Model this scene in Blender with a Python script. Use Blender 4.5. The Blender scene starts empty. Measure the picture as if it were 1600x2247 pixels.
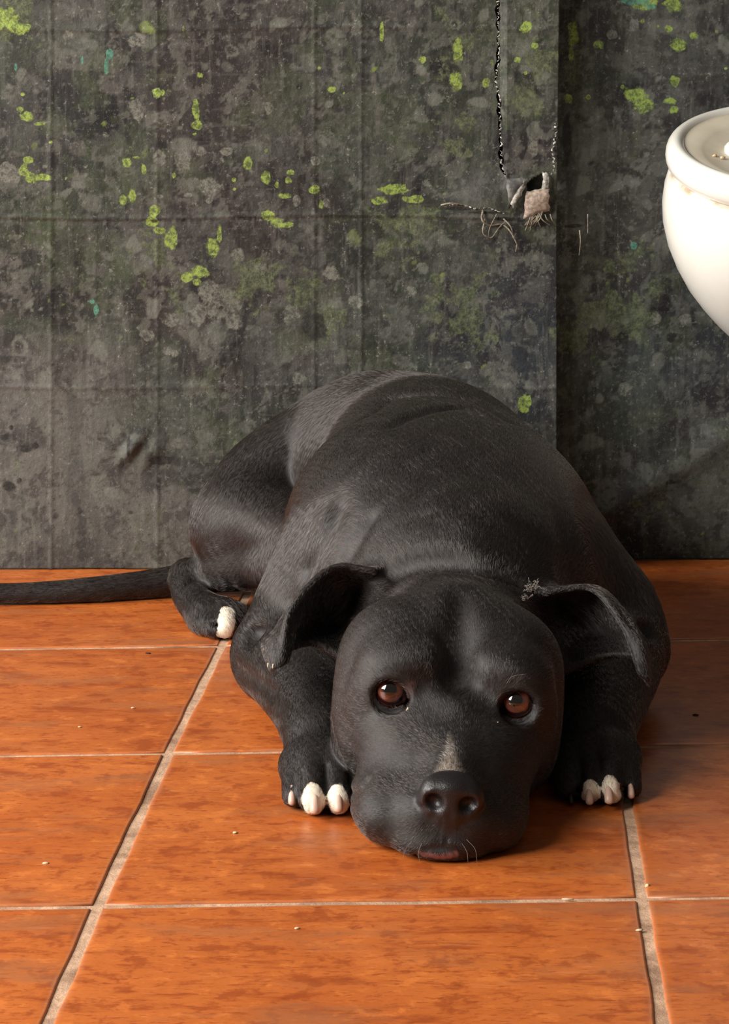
import bpy, bmesh, math, random
import numpy as np
from mathutils import Vector, Matrix
random.seed(7); np.random.seed(7)
scene = bpy.context.scene
RES = 1.12e-3
# ---------------------------------------------------------------- camera
FPX, CAM_H, HORIZ = 5660., .53, 60.
PITCH = math.atan((1123.5 - HORIZ) / FPX); CT, ST = math.cos(PITCH), math.sin(PITCH)
cam = bpy.data.cameras.new('camera'); camo = bpy.data.objects.new('camera', cam)
scene.collection.objects.link(camo); scene.camera = camo
cam.sensor_fit = 'VERTICAL'; cam.sensor_height = 36.; cam.lens = 36. * FPX / 2247.; cam.clip_start = .05
camo.location = (0, 0, CAM_H); camo.rotation_euler = (math.pi / 2 - PITCH, 0, 0)
# ---------------------------------------------------------------- light
vs = scene.view_settings
vs.view_transform = 'Standard'; vs.look = 'None'; vs.exposure = 0.0; vs.gamma = 1.0; vs.use_curve_mapping = False
world = bpy.data.worlds.new('room_ambient'); scene.world = world; world.use_nodes = True
bg = world.node_tree.nodes['Background']; bg.inputs[0].default_value = (1.0, .90, .80, 1); bg.inputs[1].default_value = .11
def area(name, loc, target, sx, sy, power, col):
    l = bpy.data.lights.new(name, 'AREA'); l.shape = 'RECTANGLE'; l.size = sx; l.size_y = sy; l.energy = power; l.color = col
    o = bpy.data.objects.new(name, l); scene.collection.objects.link(o); o.location = loc
    o.rotation_euler = (Vector(target) - Vector(loc)).to_track_quat('-Z', 'Y').to_euler(); return o
area('window_daylight', (-2.0, .35, 1.40), (0, 1.95, .12), 1.2, 1.3, 118, (1.0, .97, .92))
area('side_window_daylight', (-2.1, 2.0, 1.25), (0, 2.0, .1), .9, 1.2, 60, (1.0, .98, .95))
cy = scene.cycles; cy.max_bounces = 5; cy.adaptive_threshold = .03; cy.adaptive_min_samples = 12; cy.diffuse_bounces = 2; cy.glossy_bounces = 3; cy.transmission_bounces = 3; cy.transparent_max_bounces = 4

# ---------------------------------------------------------------- helpers
def link(name, me, parent=None, mat=None):
    o = bpy.data.objects.new(name, me); scene.collection.objects.link(o)
    if parent is not None: o.parent = parent
    if mat is not None and hasattr(me, 'materials'): me.materials.append(mat)
    return o
def mesh(name, V, F, smooth=True):
    me = bpy.data.meshes.new(name); me.from_pydata([tuple(map(float, v)) for v in V], [], [tuple(map(int, f)) for f in F]); me.update()
    if smooth: me.shade_smooth()
    return me
def quad_mesh(me, V, Q):
    me.vertices.add(len(V)); me.vertices.foreach_set('co', np.asarray(V, np.float32).ravel())
    me.loops.add(len(Q) * 4); me.loops.foreach_set('vertex_index', np.asarray(Q, np.int32).ravel())
    me.polygons.add(len(Q)); me.polygons.foreach_set('loop_start', np.arange(0, len(Q) * 4, 4, dtype=np.int32))
    me.update(calc_edges=True); me.shade_smooth()
def tag(o, label, cat=None, group=None, kind=None):
    o['label'] = label
    if cat: o['category'] = cat
    if group: o['group'] = group
    if kind: o['kind'] = kind
    return o
def FP(px, py):
    """point of the floor seen at a place in the photo"""
    d = FPX * CAM_H / (CT * (py - HORIZ)); return np.array([(px - 800.) * d / FPX, (d - CAM_H * ST) / CT, 0.])
def PW(px, py, Y):
    """point of the upright plane at depth Y"""
    t = math.tan(PITCH + math.atan((py - 1123.5) / FPX)); z = CAM_H - Y * t
    d = Y * CT + (CAM_H - z) * ST; return np.array([(px - 800.) * d / FPX, Y, z])
class NT:
    def __init__(s, name):
        s.m = bpy.data.materials.new(name); s.m.use_nodes = True; s.t = s.m.node_tree; s.t.nodes.clear()
        s.out = s.n('ShaderNodeOutputMaterial')
    def n(s, typ, **kw):
        nd = s.t.nodes.new(typ)
        for k, v in kw.items(): setattr(nd, k, v)
        return nd
    def l(s, a, b): s.t.links.new(a, b)
    def val(s, sock, v):
        if isinstance(v, bpy.types.NodeSocket): s.l(v, sock)
        elif v is not None: sock.default_value = v
    def attr(s, name): return s.n('ShaderNodeAttribute', attribute_name=name)
    def coord(s, which='Object', scale=(1, 1, 1), rot=(0, 0, 0), loc=None):
        c = s.n('ShaderNodeTexCoord').outputs[which]; m = s.n('ShaderNodeMapping'); s.l(c, m.inputs[0])
        m.inputs['Scale'].default_value = scale; m.inputs['Rotation'].default_value = rot
        if loc is not None: s.val(m.inputs['Location'], loc)
        return m.outputs[0]
    def noise(s, vec, scale, detail=4, rough=.55, dist=0., col=False):
        n = s.n('ShaderNodeTexNoise'); s.val(n.inputs['Vector'], vec); n.inputs['Scale'].default_value = scale
        n.inputs['Detail'].default_value = detail; n.inputs['Roughness'].default_value = rough; n.inputs['Distortion'].default_value = dist
        return n.outputs['Color' if col else 'Fac']
    def voro(s, vec, scale, feature='F1', out='Distance', rnd=1.):
        n = s.n('ShaderNodeTexVoronoi', feature=feature); s.val(n.inputs['Vector'], vec); n.inputs['Scale'].default_value = scale
        n.inputs['Randomness'].default_value = rnd; return n.outputs[out]
    def ramp(s, f, stops, interp='LINEAR'):
        r = s.n('ShaderNodeValToRGB'); s.val(r.inputs[0], f); e = r.color_ramp; e.interpolation = interp
        while len(e.elements) < len(stops): e.elements.new(.5)
        for el, (p, c) in zip(e.elements, stops):
            el.position = p; el.color = (c, c, c, 1) if not hasattr(c, '__len__') else (*c[:3], 1)
        return r.outputs[0]
    def math(s, op, a, b=None, c=None, clamp=False):
        n = s.n('ShaderNodeMath', operation=op, use_clamp=clamp)
        for i, v in enumerate((a, b, c)):
            if v is not None: s.val(n.inputs[i], v)
        return n.outputs[0]
    def mix(s, f, a, b, mode='MIX'):
        n = s.n('ShaderNodeMix', data_type='RGBA', blend_type=mode); s.val(n.inputs[0], f)
        for i, v in ((6, a), (7, b)):
            if isinstance(v, bpy.types.NodeSocket): s.l(v, n.inputs[i])
            else: n.inputs[i].default_value = (*v[:3], 1)
        return n.outputs[2]
    def step(s, f, a, b): 
        n = s.n('ShaderNodeMapRange', interpolation_type='SMOOTHSTEP'); s.val(n.inputs[0], f); n.inputs[1].default_value = a; n.inputs[2].default_value = b
        return n.outputs[0]
    def bump(s, h, strength=.3, dist=.001):
        n = s.n('ShaderNodeBump'); s.val(n.inputs['Height'], h); n.inputs['Strength'].default_value = strength; n.inputs['Distance'].default_value = dist
        return n.outputs[0]
    def bsdf(s, col, rough=.5, normal=None, **kw):
        b = s.n('ShaderNodeBsdfPrincipled')
        if isinstance(col, bpy.types.NodeSocket): s.l(col, b.inputs['Base Color'])
        else: b.inputs['Base Color'].default_value = (*col[:3], 1)
        s.val(b.inputs['Roughness'], rough)
        if normal is not None: s.l(normal, b.inputs['Normal'])
        for k, v in kw.items(): s.val(b.inputs[k.replace('_', ' ')], v)
        s.l(b.outputs[0], s.out.inputs[0]); return b
def srgb(*c):
    return tuple((v / 255. / 12.92) if v / 255. < .04045 else ((v / 255. + .055) / 1.055) ** 2.4 for v in c)
# ---------------------------------------------------------------- sculpting tools
class Field:
    """signed distance field on a rectilinear grid, finer where the head and paws are"""
    def __init__(s, xs, ys, zs):
        s.x, s.y, s.z = [np.asarray(a, np.float32) for a in (xs, ys, zs)]
        s.F = np.full((len(xs), len(ys), len(zs)), 0.5, np.float32)
    def box(s, lo, hi):
        sl = []
        for a, l, h in zip((s.x, s.y, s.z), lo, hi):
            i0 = max(0, int(np.searchsorted(a, l)) - 1); i1 = min(len(a), int(np.searchsorted(a, h)) + 1)
            sl.append(slice(i0, max(i1, i0 + 1)))
        return tuple(sl)
    def pts(s, sl):
        return s.x[sl[0]][:, None, None], s.y[sl[1]][None, :, None], s.z[sl[2]][None, None, :]
    def blend(s, sl, d, k, mode):
        a = s.F[sl]
        if mode == 'sub':
            d = -d
            h = np.maximum(k - np.abs(a - d), 0) / k
            s.F[sl] = np.maximum(a, d) + h * h * k * .25
        else:
            h = np.maximum(k - np.abs(a - d), 0) / k
            s.F[sl] = np.minimum(a, d) - h * h * k * .25
    def ell(s, c, r, k=.02, R=None, mode='add'):
        c = np.asarray(c, float); r = np.asarray(r, float)
        R = np.eye(3) if R is None else np.asarray(R)          # columns = local axes in world
        ext = np.sqrt(((R * r[None, :]) ** 2).sum(1)) + k + .004
        sl = s.box(c - ext, c + ext); X, Y, Z = s.pts(sl)
        dx, dy, dz = X - c[0], Y - c[1], Z - c[2]
        k0 = 0; k1 = 0
        for i in range(3):
            q = (dx * R[0, i] + dy * R[1, i] + dz * R[2, i]) / r[i]
            k0 = k0 + q * q; k1 = k1 + (q / r[i]) ** 2
        k0 = np.sqrt(k0); k1 = np.sqrt(k1) + 1e-9
        s.blend(sl, (k0 * (k0 - 1) / k1).astype(np.float32), k, mode)
    def cap(s, a, b, ra, rb, k=.02, mode='add', flat=None):
        a = np.asarray(a, float); b = np.asarray(b, float); m = max(ra, rb) + k + .004
        sl = s.box(np.minimum(a, b) - m, np.maximum(a, b) + m); X, Y, Z = s.pts(sl)
        ab = b - a; L2 = max((ab ** 2).sum(), 1e-12)
        t = np.clip(((X - a[0]) * ab[0] + (Y - a[1]) * ab[1] + (Z - a[2]) * ab[2]) / L2, 0, 1)
        d = np.sqrt((X - a[0] - t * ab[0]) ** 2 + (Y - a[1] - t * ab[1]) ** 2 + (Z - a[2] - t * ab[2]) ** 2) - (ra + t * (rb - ra))
        s.blend(sl, d.astype(np.float32), k, mode)
    def chain(s, P, r, k=.02, mode='add'):
        """smooth polyline of varying radius, unioned first and blended once"""
        P = np.asarray(P, float); r = np.asarray(r, float)
        P, r = spline(P, r, 6)
        m = r.max() + k + .004
        sl = s.box(P.min(0) - m, P.max(0) + m); X, Y, Z = s.pts(sl)
        D = None
        for i in range(len(P) - 1):
            a, b = P[i], P[i + 1]; ab = b - a; L2 = max((ab ** 2).sum(), 1e-12)
            t = np.clip(((X - a[0]) * ab[0] + (Y - a[1]) * ab[1] + (Z - a[2]) * ab[2]) / L2, 0, 1)
            d = np.sqrt((X - a[0] - t * ab[0]) ** 2 + (Y - a[1] - t * ab[1]) ** 2 + (Z - a[2] - t * ab[2]) ** 2) - (r[i] + t * (r[i + 1] - r[i]))
            D = d if D is None else np.minimum(D, d)
        s.blend(sl, D.astype(np.float32), k, mode)
    def sheet(s, G, th, k=.004, step=.0011):
        """thin curved skin (an ear) through a grid of control points; th = half thickness per row"""
        G = np.asarray(G, float); th = np.asarray(th, float)
        nu = int(max(np.linalg.norm(np.diff(G, axis=0), axis=2).sum(0).max() / step, 4))
        nv = int(max(np.linalg.norm(np.diff(G, axis=1), axis=2).sum(1).max() / step, 4))
        G = np.stack([catmull(G[:, j], nu) for j in range(G.shape[1])], 1)
        G = np.stack([catmull(G[i], nv) for i in range(nu)], 0)
        T = np.interp(np.linspace(0, 1, nu), np.linspace(0, 1, len(th)), th)
        P = G.reshape(-1, 3); R = np.repeat(T, nv)
        m = R.max() + k + .004
        sl = s.box(P.min(0) - m, P.max(0) + m); X, Y, Z = s.pts(sl)
        D = np.full((X.shape[0], Y.shape[1], Z.shape[2]), 1., np.float32)
        x, y, z = X[:, 0, 0], Y[0, :, 0], Z[0, 0, :]
        for p, r in zip(P, R):
            q = r + k + .002
            i0, i1 = np.searchsorted(x, (p[0] - q, p[0] + q)); j0, j1 = np.searchsorted(y, (p[1] - q, p[1] + q)); l0, l1 = np.searchsorted(z, (p[2] - q, p[2] + q))
            V = D[i0:i1, j0:j1, l0:l1]
            d = np.sqrt((x[i0:i1] - p[0])[:, None, None] ** 2 + (y[j0:j1] - p[1])[None, :, None] ** 2 + (z[l0:l1] - p[2])[None, None, :] ** 2) - r
            np.minimum(V, d, out=V)
        s.blend(sl, D, k, 'add')
        return G
    def sub(s, lo, hi):
        sl = s.box(lo, hi); g = Field(s.x[sl[0]], s.y[sl[1]], s.z[sl[2]]); return sl, g
    def surf(s, px, py, d0=1.5, d1=2.62):
        """first point of the surface on the line of sight through a place in the photo"""
        dd = np.arange(d0, d1, .0005)
        P = np.stack(W(px, py, dd), 1)
        i, j, k = [np.clip(np.searchsorted(a, P[:, c]), 0, len(a) - 1) for c, a in enumerate((s.x, s.y, s.z))]
        ok = (P[:, 0] > s.x[0]) & (P[:, 0] < s.x[-1]) & (P[:, 1] > s.y[0]) & (P[:, 1] < s.y[-1]) & (P[:, 2] > s.z[0]) & (P[:, 2] < s.z[-1])
        hit = np.nonzero(ok & (s.F[i, j, k] < 0))[0]
        return P[hit[0]] if len(hit) else P[-1]
    def groove(s, pix, r, k, lift=.0):
        D_ = [s.surf(*p) + np.array([0, -CT, ST]) * lift for p in pix]
        s.chain(D_, r, k, 'sub')
    def mesh(s):
        F = s.F; S = F < 0
        nx, ny, nz = F.shape
        c = S[:-1, :-1, :-1].astype(np.int8)
        tot = np.zeros((nx - 1, ny - 1, nz - 1), np.int8)
        for i in (0, 1):
            for j in (0, 1):
                for k in (0, 1):
                    tot += S[i:nx - 1 + i, j:ny - 1 + j, k:nz - 1 + k]
        act = np.argwhere((tot > 0) & (tot < 8))
        idx = np.full(tot.shape, -1, np.int32); idx[tuple(act.T)] = np.arange(len(act), dtype=np.int32)
        I, J, K = act.T
        acc = np.zeros((len(act), 3)); cnt = np.zeros(len(act))
        co = [(i, j, k) for i in (0, 1) for j in (0, 1) for k in (0, 1)]
        val = {q: F[I + q[0], J + q[1], K + q[2]].astype(np.float64) for q in co}
        ax = (s.x.astype(np.float64), s.y.astype(np.float64), s.z.astype(np.float64)); base = (I, J, K)
        for q in co:
            for d in range(3):
                if q[d]: continue
                p = list(q); p[d] = 1; p = tuple(p)
                a, b = val[q], val[p]; m = (a < 0) != (b < 0)
                t = np.where(m, a / np.where(m, a - b, 1), 0)
                for e in range(3):
                    g0 = ax[e][base[e] + q[e]]; g1 = ax[e][base[e] + p[e]]
                    acc[:, e] += np.where(m, g0 + t * (g1 - g0), 0)
                cnt += m
        V = acc / cnt[:, None]
        quads = []
        for d in range(3):
            sl0 = [slice(1, -1)] * 3; sl1 = [slice(1, -1)] * 3
            sl0[d] = slice(0, -1); sl1[d] = slice(1, None)
            A, B = S[tuple(sl0)], S[tuple(sl1)]
            e = np.argwhere(A != B); flip = A[tuple(e.T)]
            off = np.ones(3, int); off[d] = 0
            e = e + off
            u, v = [(1, 2), (2, 0), (0, 1)][d]
            def cell(du, dv):
                g = e.copy(); g[:, u] -= du; g[:, v] -= dv
                return idx[tuple(g.T)]
            q = np.stack([cell(1, 1), cell(0, 1), cell(0, 0), cell(1, 0)], 1)
            q[~flip] = q[~flip][:, ::-1]
            quads.append(q)
        Q = np.concatenate(quads)
        return V, Q

def catmull(P, n):
    P = np.asarray(P, float); m = len(P)
    if m == 2:
        t = np.linspace(0, 1, n)[:, None]; return P[0] * (1 - t) + P[1] * t
    E = np.concatenate([[2 * P[0] - P[1]], P, [2 * P[-1] - P[-2]]])
    t = np.linspace(0, m - 1 - 1e-9, n); i = t.astype(int); f = (t - i)[:, None]
    a, b, c, d = E[i], E[i + 1], E[i + 2], E[i + 3]
    return .5 * (2 * b + (c - a) * f + (2 * a - 5 * b + 4 * c - d) * f ** 2 + (3 * b - a - 3 * c + d) * f ** 3)

def spline(P, r, n):
    m = (len(P) - 1) * n + 1
    Q = catmull(np.concatenate([P, r[:, None]], 1), m)
    return Q[:, :3], np.maximum(Q[:, 3], .0004)

def smooth_mesh(V, Q, it=2, lam=.5):
    e = np.concatenate([Q[:, [0, 1]], Q[:, [1, 2]], Q[:, [2, 3]], Q[:, [3, 0]]])
    n = len(V); deg = np.bincount(e[:, 0], minlength=n) + np.bincount(e[:, 1], minlength=n)
    for _ in range(it):
        A = np.stack([np.bincount(e[:, 0], V[e[:, 1], c], n) + np.bincount(e[:, 1], V[e[:, 0], c], n) for c in range(3)], 1)
        V = V + lam * (A / np.maximum(deg, 1)[:, None] - V)
    return V
def vnormals(V, Q):
    n = np.cross(V[Q[:, 2]] - V[Q[:, 0]], V[Q[:, 3]] - V[Q[:, 1]])
    N = np.stack([sum(np.bincount(Q[:, j], n[:, c], len(V)) for j in range(4)) for c in range(3)], 1)
    return N / np.maximum(np.linalg.norm(N, axis=1), 1e-12)[:, None]

def ax(a, b, step): return np.arange(a, b, step)
def W(px, py, d):
    z = CAM_H - (py - HORIZ) * d * CT / FPX
    return np.array([(px - 800.) * d / FPX, (d - (CAM_H - z) * ST) / CT, z])

# ---------------------------------------------------------------- floor: grout bed and single tiles
def mat_tile():
    t = NT('terracotta_glaze')
    rnd = t.n('ShaderNodeObjectInfo').outputs['Random']
    off = t.n('ShaderNodeCombineXYZ'); t.l(t.math('MULTIPLY', rnd, 37.), off.inputs[0]); t.l(t.math('MULTIPLY', rnd, 91.), off.inputs[1])
    v = t.coord('Object', (1, 1, 1), loc=off.outputs[0])
    vs_ = t.coord('Object', (1, 3.2, 1), loc=off.outputs[0])
    big = t.noise(v, 6, 2); streak = t.noise(vs_, 17, 5, .70, .5); fine = t.noise(vs_, 85, 3, .7); mid = t.noise(v, 38, 4, .7)
    c = t.mix(t.step(big, .3, .7), srgb(196, 106, 46), srgb(180, 90, 34))
    c = t.mix(t.math('MULTIPLY', t.step(streak, .50, .68), .8), c, srgb(148, 64, 22))
    c = t.mix(t.math('MULTIPLY', t.step(streak, .44, .30), .6), c, srgb(214, 122, 58))
    c = t.mix(t.math('MULTIPLY', t.step(mid, .52, .64), .75), c, srgb(150, 66, 22))
    c = t.mix(t.math('MULTIPLY', t.step(mid, .45, .33), .55), c, srgb(224, 128, 58))
    c = t.mix(t.math('MULTIPLY', t.step(fine, .54, .68), .65), c, srgb(136, 58, 20))
    c = t.mix(t.math('MULTIPLY', t.step(t.noise(vs_, 6, 4, .65), .50, .68), .55), c, srgb(158, 98, 62))
    scr = t.coord('Object', (1.4, 24, 1), loc=off.outputs[0])
    c = t.mix(t.math('MULTIPLY', t.step(t.noise(scr, 13, 3, .6), .66, .76), .4), c, srgb(218, 164, 134))
    ed = t.attr('edge').outputs['Fac']
    c = t.mix(t.math('MULTIPLY', t.step(t.math('ADD', ed, t.math('MULTIPLY', mid, .5)), 1.05, 1.35), .35), c, srgb(206, 140, 100))
    ro = t.math('ADD', .26, t.math('MULTIPLY', mid, .26))
    t.bsdf(c, ro, t.bump(t.noise(v, 30, 4, .65), .28, .002), Specular_IOR_Level=.5)
    return t.m
def mat_grout():
    t = NT('sandy_grout'); v = t.coord('Object')
    c = t.mix(t.step(t.noise(v, 60, 6, .65), .35, .7), srgb(208, 170, 138), srgb(164, 128, 102))
    c = t.mix(t.step(t.noise(v, 14, 4), .5, .75), c, srgb(120, 86, 62))
    t.bsdf(c, .9, t.bump(t.noise(v, 260, 5, .7), .6, .002)); return t.m
M_TILE, M_GROUT = mat_tile(), mat_grout()
fl = link('floor', mesh('floor', [(-1.6, .2, -.06), (1.6, .2, -.06), (1.6, 2.70, -.06), (-1.6, 2.70, -.06), (-1.6, .2, -.0013), (1.6, .2, -.0013), (1.6, 2.70, -.0013), (-1.6, 2.70, -.0013)],
     [(3, 2, 1, 0), (4, 5, 6, 7), (0, 1, 5, 4), (1, 2, 6, 5), (2, 3, 7, 6), (3, 0, 4, 7)], False), None, M_GROUT)
tag(fl, 'orange terracotta tile floor with sandy grout lines', kind='structure')
# measured joints: columns X(Y) and rows Y(X)
colA = [(1.30, -.1712), (1.5137, -.1639), (1.8537, -.1458), (2.184, -.1249), (2.55, -.1035)]
colB = [(1.30, .1600), (1.5264, .1722), (1.7273, .1840), (2.184, .2090), (2.55, .2290)]
def colx(i, y):
    def ip(c): 
        ys, xs = zip(*c)
        if y < ys[0]: return xs[0] + (y - ys[0]) * .05
        return float(np.interp(y, ys, xs))
    a, b = ip(colA), ip(colB)
    return a + (b - a) * i          # i = 0 left joint, 1 right joint
rows = [(-.27, y0, y1) for y0, y1 in ((.50, .50), (.835, .845), (1.170, 1.185), (1.507, 1.530), (1.844, 1.874), (2.181, 2.212), (2.525, 2.56))]
def rowy(j, x):
    _, a, b = rows[j]; return a + (b - a) * (x + .27) / .545
def cross(i, j):
    y = rowy(j, 0)
    for _ in range(4): x = colx(i, y); y = rowy(j, x)
    return np.array([x, y])
rt = random.Random(3)
for i in range(-3, 4):
    for j in range(len(rows) - 1):
        q = [cross(i, j), cross(i + 1, j), cross(i + 1, j + 1), cross(i, j + 1)]
        c = sum(q) / 4; g = .0037; n = 14
        q = [p + (c - p) / np.abs(c - p) * (g + rt.uniform(-.0004, .0004)) for p in q]
        V, F, E = [], [], []
        per = []
        for a, b in ((0, 1), (1, 2), (2, 3), (3, 0)):
            e = (q[b] - q[a]); nn = np.array([-e[1], e[0]]) / np.linalg.norm(e); ph = rt.uniform(0, 6)
            for k in range(n):
                t = k / n; w = math.sin(math.pi * t) * (.0005 * math.sin(9 * t + ph) + .0004 * math.sin(23 * t + 2 * ph))
                per.append(q[a] + e * t + nn * w)
        m = len(per); z1 = rt.uniform(-.0004, .0003)
        for off, z, ed in ((0, -.004, 1), (0, z1 - .0008, 1), (.0006, z1 - .0002, 1), (.0016, z1, 1), (.007, z1, .5), (.016, z1, 0.)):
            for p in per:
                u = p + (c - p) / np.maximum(np.abs(c - p), 1e-6) * np.minimum(off, np.abs(c - p)) if off else p
                V.append((u[0] - c[0], u[1] - c[1], z)); E.append(ed)
        R = len(V) // m
        for r in range(R - 1):
            for k in range(m): F.append((r * m + k, r * m + (k + 1) % m, (r + 1) * m + (k + 1) % m, (r + 1) * m + k))
        F.append(tuple((R - 1) * m + k for k in range(m)))
        me = mesh('tile', V, F); me.attributes.new('edge', 'FLOAT', 'POINT').data.foreach_set('value', E)
        o = link('tile', me, fl, M_TILE); o.location = (c[0], c[1], 0)

# ---------------------------------------------------------------- back wall and the painted sheets in front of it
t = NT('grey_plaster'); v = t.coord(); t.bsdf(t.mix(t.noise(v, 6), srgb(70, 66, 62), srgb(52, 50, 48)), .9, t.bump(t.noise(v, 120), .3)); M_PLASTER = t.m
def boxmesh(name, lo, hi):
    x0, y0, z0 = lo; x1, y1, z1 = hi
    return mesh(name, [(x0, y0, z0), (x1, y0, z0), (x1, y1, z0), (x0, y1, z0), (x0, y0, z1), (x1, y0, z1), (x1, y1, z1), (x0, y1, z1)],
                [(3, 2, 1, 0), (4, 5, 6, 7), (0, 1, 5, 4), (1, 2, 6, 5), (2, 3, 7, 6), (3, 0, 4, 7)], False)
tag(link('wall_back', boxmesh('wall_back', (-1.6, 2.60, -.003), (1.6, 2.70, 1.5)), None, M_PLASTER), 'dark plaster wall behind the painted sheets', kind='structure')

def mat_sheet(name, tint):
    t = NT(name); v = t.coord('Object')
    fine = t.noise(v, 230, 5, .78); e0 = t.noise(v, 70, 5, .72); vert = t.noise(t.coord('Object', (1, 1, .12)), 130, 3, .65); hor = t.noise(t.coord('Object', (.10, 1, 1)), 190, 2, .6)
    def put(c, f, amt, col): return t.mix(t.math('MULTIPLY', f, amt), c, srgb(*col))
    c = t.attr('paint').outputs['Color']
    c = put(c, t.step(vert, .55, .72), .24, (116, 114, 106)); c = put(c, t.step(vert, .44, .28), .22, (38, 36, 34))
    c = put(c, t.step(hor, .58, .74), .18, (104, 100, 94))
    c = put(c, t.step(fine, .54, .66), .50, (116, 115, 106)); c = put(c, t.step(fine, .45, .33), .55, (36, 34, 32))
    c = put(c, t.step(t.math('ADD', fine, t.math('MULTIPLY', vert, .4)), .86, .92), .5, (162, 160, 150))
    # hand placed splashes, holes and painted gap shade, their outline broken up by the grain
    e = t.math('MULTIPLY', t.math('SUBTRACT', e0, .5), 1.5)
    wear = t.math('ADD', .52, t.math('MULTIPLY', t.step(fine, .38, .54), .45))
    for nm, c1, c2, soft, amt in (('grey', (118, 118, 107), (88, 88, 81), .25, .85), ('moss', (98, 106, 72), (66, 72, 54), .6, .66), ('green', (146, 166, 76), (104, 120, 60), .28, .90), ('teal', (84, 140, 118), (70, 118, 104), .25, .85), ('dark', (30, 28, 27), (34, 31, 29), .4, .95)):
        f = t.step(t.math('ADD', t.attr(nm).outputs['Fac'], t.math('MULTIPLY', e, {'green': .85, 'moss': 1.6, 'grey': .7}.get(nm, 1.))), -.02, soft)
        c = t.mix(t.math('MULTIPLY', f, t.math('MULTIPLY', wear, amt)), c, t.mix(t.step(fine, .40, .60), srgb(*c2), srgb(*c1)))
    if tint is not None: c = t.mix(1., c, tint, 'MULTIPLY')
    t.bsdf(c, .78, t.bump(t.noise(v, 90, 4, .7), .55, .002), Specular_IOR_Level=.35); return t.m
def fbm(X, Z, scale, octv=6, rough=.6, seed=0):
    """fractal value noise over the sheet, about 0..1"""
    rs = np.random.RandomState(seed); out = np.zeros(X.shape); amp = 1.; tot = 0.; f = scale
    for _ in range(octv):
        T = rs.rand(64, 64); x = X * f + rs.rand() * 64; z = Z * f + rs.rand() * 64
        i = np.floor(x).astype(int); j = np.floor(z).astype(int); u = x - i; w = z - j
        u = u * u * (3 - 2 * u); w = w * w * (3 - 2 * w)
        g = lambda a, b: T[(i + a) % 64, (j + b) % 64]
        out += amp * ((g(0, 0) * (1 - u) + g(1, 0) * u) * (1 - w) + (g(0, 1) * (1 - u) + g(1, 1) * u) * w)
        tot += amp; amp *= rough; f *= 2.03
    return (out / tot - .5) * 1.25 + .5
def sst(f, a, b):
    q = np.clip((f - a) / (b - a), 0, 1); return q * q * (3 - 2 * q)
def sheet_paint(X, Z, pale, blue, seed):
    C = np.zeros(X.shape + (3,))
    def put(f, amt, col):
        k = np.clip(f * amt, 0, 1)[..., None]; C[:] = C * (1 - k) + np.array(srgb(*col)) * k
    n = lambda sc, o, r, q: fbm(X, Z, sc, o, r, seed + q)
    put(np.ones(X.shape), 1, (52, 50, 47)); put(sst(n(5, 7, .60, 1), .38, .66), 1, (76, 74, 68))
    put(sst(n(6, 6, .6, 2), .48, .66), .7, (60, 54, 49)); put(sst(n(7, 7, .62, 3), .50, .66), .5, (68, 76, 58))
    put(sst(pale, 0, 1), .75, (116, 111, 104)); put(sst(blue, 0, 1), .55, (54, 61, 66))
    xw = X + .016 * (n(30, 3, .6, 20) - .5); zw = Z + .016 * (n(30, 3, .6, 21) - .5)
    m = lambda sc, o, r, q: fbm(xw, zw, sc, o, r, seed + q)
    put(sst(m(16, 6, .68, 4), .54, .66), .42, (94, 94, 86)); put(sst(m(22, 6, .70, 5), .55, .68), .55, (42, 40, 38))
    put(sst(m(44, 5, .70, 6), .56, .64), .36, (106, 104, 96)); put(sst(m(14, 7, .72, 7), .57, .64), .34, (88, 95, 66))
    put(sst(m(70, 4, .72, 8), .57, .64), .45, (46, 43, 41)); put(sst(m(60, 4, .72, 9), .63, .68), .40, (120, 118, 108))
    # fallen drops: round spots, a few of them rings
    rs = np.random.RandomState(seed + 50); x0, x1, z0, z1 = X.min(), X.max(), Z.min(), Z.max(); st = (Z[0, 1] - Z[0, 0])
    br = n(90, 4, .7, 30)
    for _ in range(950):
        cx, cz, r_ = rs.uniform(x0, x1), rs.uniform(z0, z1), .0016 + .0075 * rs.rand() ** 3.2
        if cz < .18 and rs.rand() < .6: continue
        i = np.nonzero((xw[:, 0] > cx - 2 * r_ - .01) & (xw[:, 0] < cx + 2 * r_ + .01))[0]; j = np.nonzero((Z[0] > cz - 2 * r_ - .01) & (Z[0] < cz + 2 * r_ + .01))[0]
        if len(i) < 2 or len(j) < 2: continue
        s_ = (slice(i[0], i[-1] + 1), slice(j[0], j[-1] + 1)); q = np.hypot((xw[s_] - cx) * rs.uniform(.8, 1.25), zw[s_] - cz) / r_ + (br[s_] - .5) * .8
        f = 1 - sst(q, .85, 1.1)
        if rs.rand() < .12: f = f * sst(q, .45, .7)
        g = rs.rand(); col = np.array(srgb(*((118, 118, 107) if g < .62 else (98, 94, 88) if g < .8 else (132, 146, 72) if g < .86 else (36, 34, 32)))); k = (f * rs.uniform(.3, .8))[..., None]
        C[s_] = C[s_] * (1 - k) + col * k
    # runs of thin paint, upright
    put(sst(fbm(X * 1.0, Z * .10, 95, 4, .65, seed + 12), .58, .70), .22, (104, 103, 95)); put(sst(fbm(X, Z * .12, 60, 4, .65, seed + 13), .58, .70), .25, (44, 42, 40))
    mu = C.mean((0, 1)); return np.clip(mu + (C - mu) * 1.25, .006, 1) * np.array([.68, .705, .715])
YL, YR = 2.511, 2.560
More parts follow.
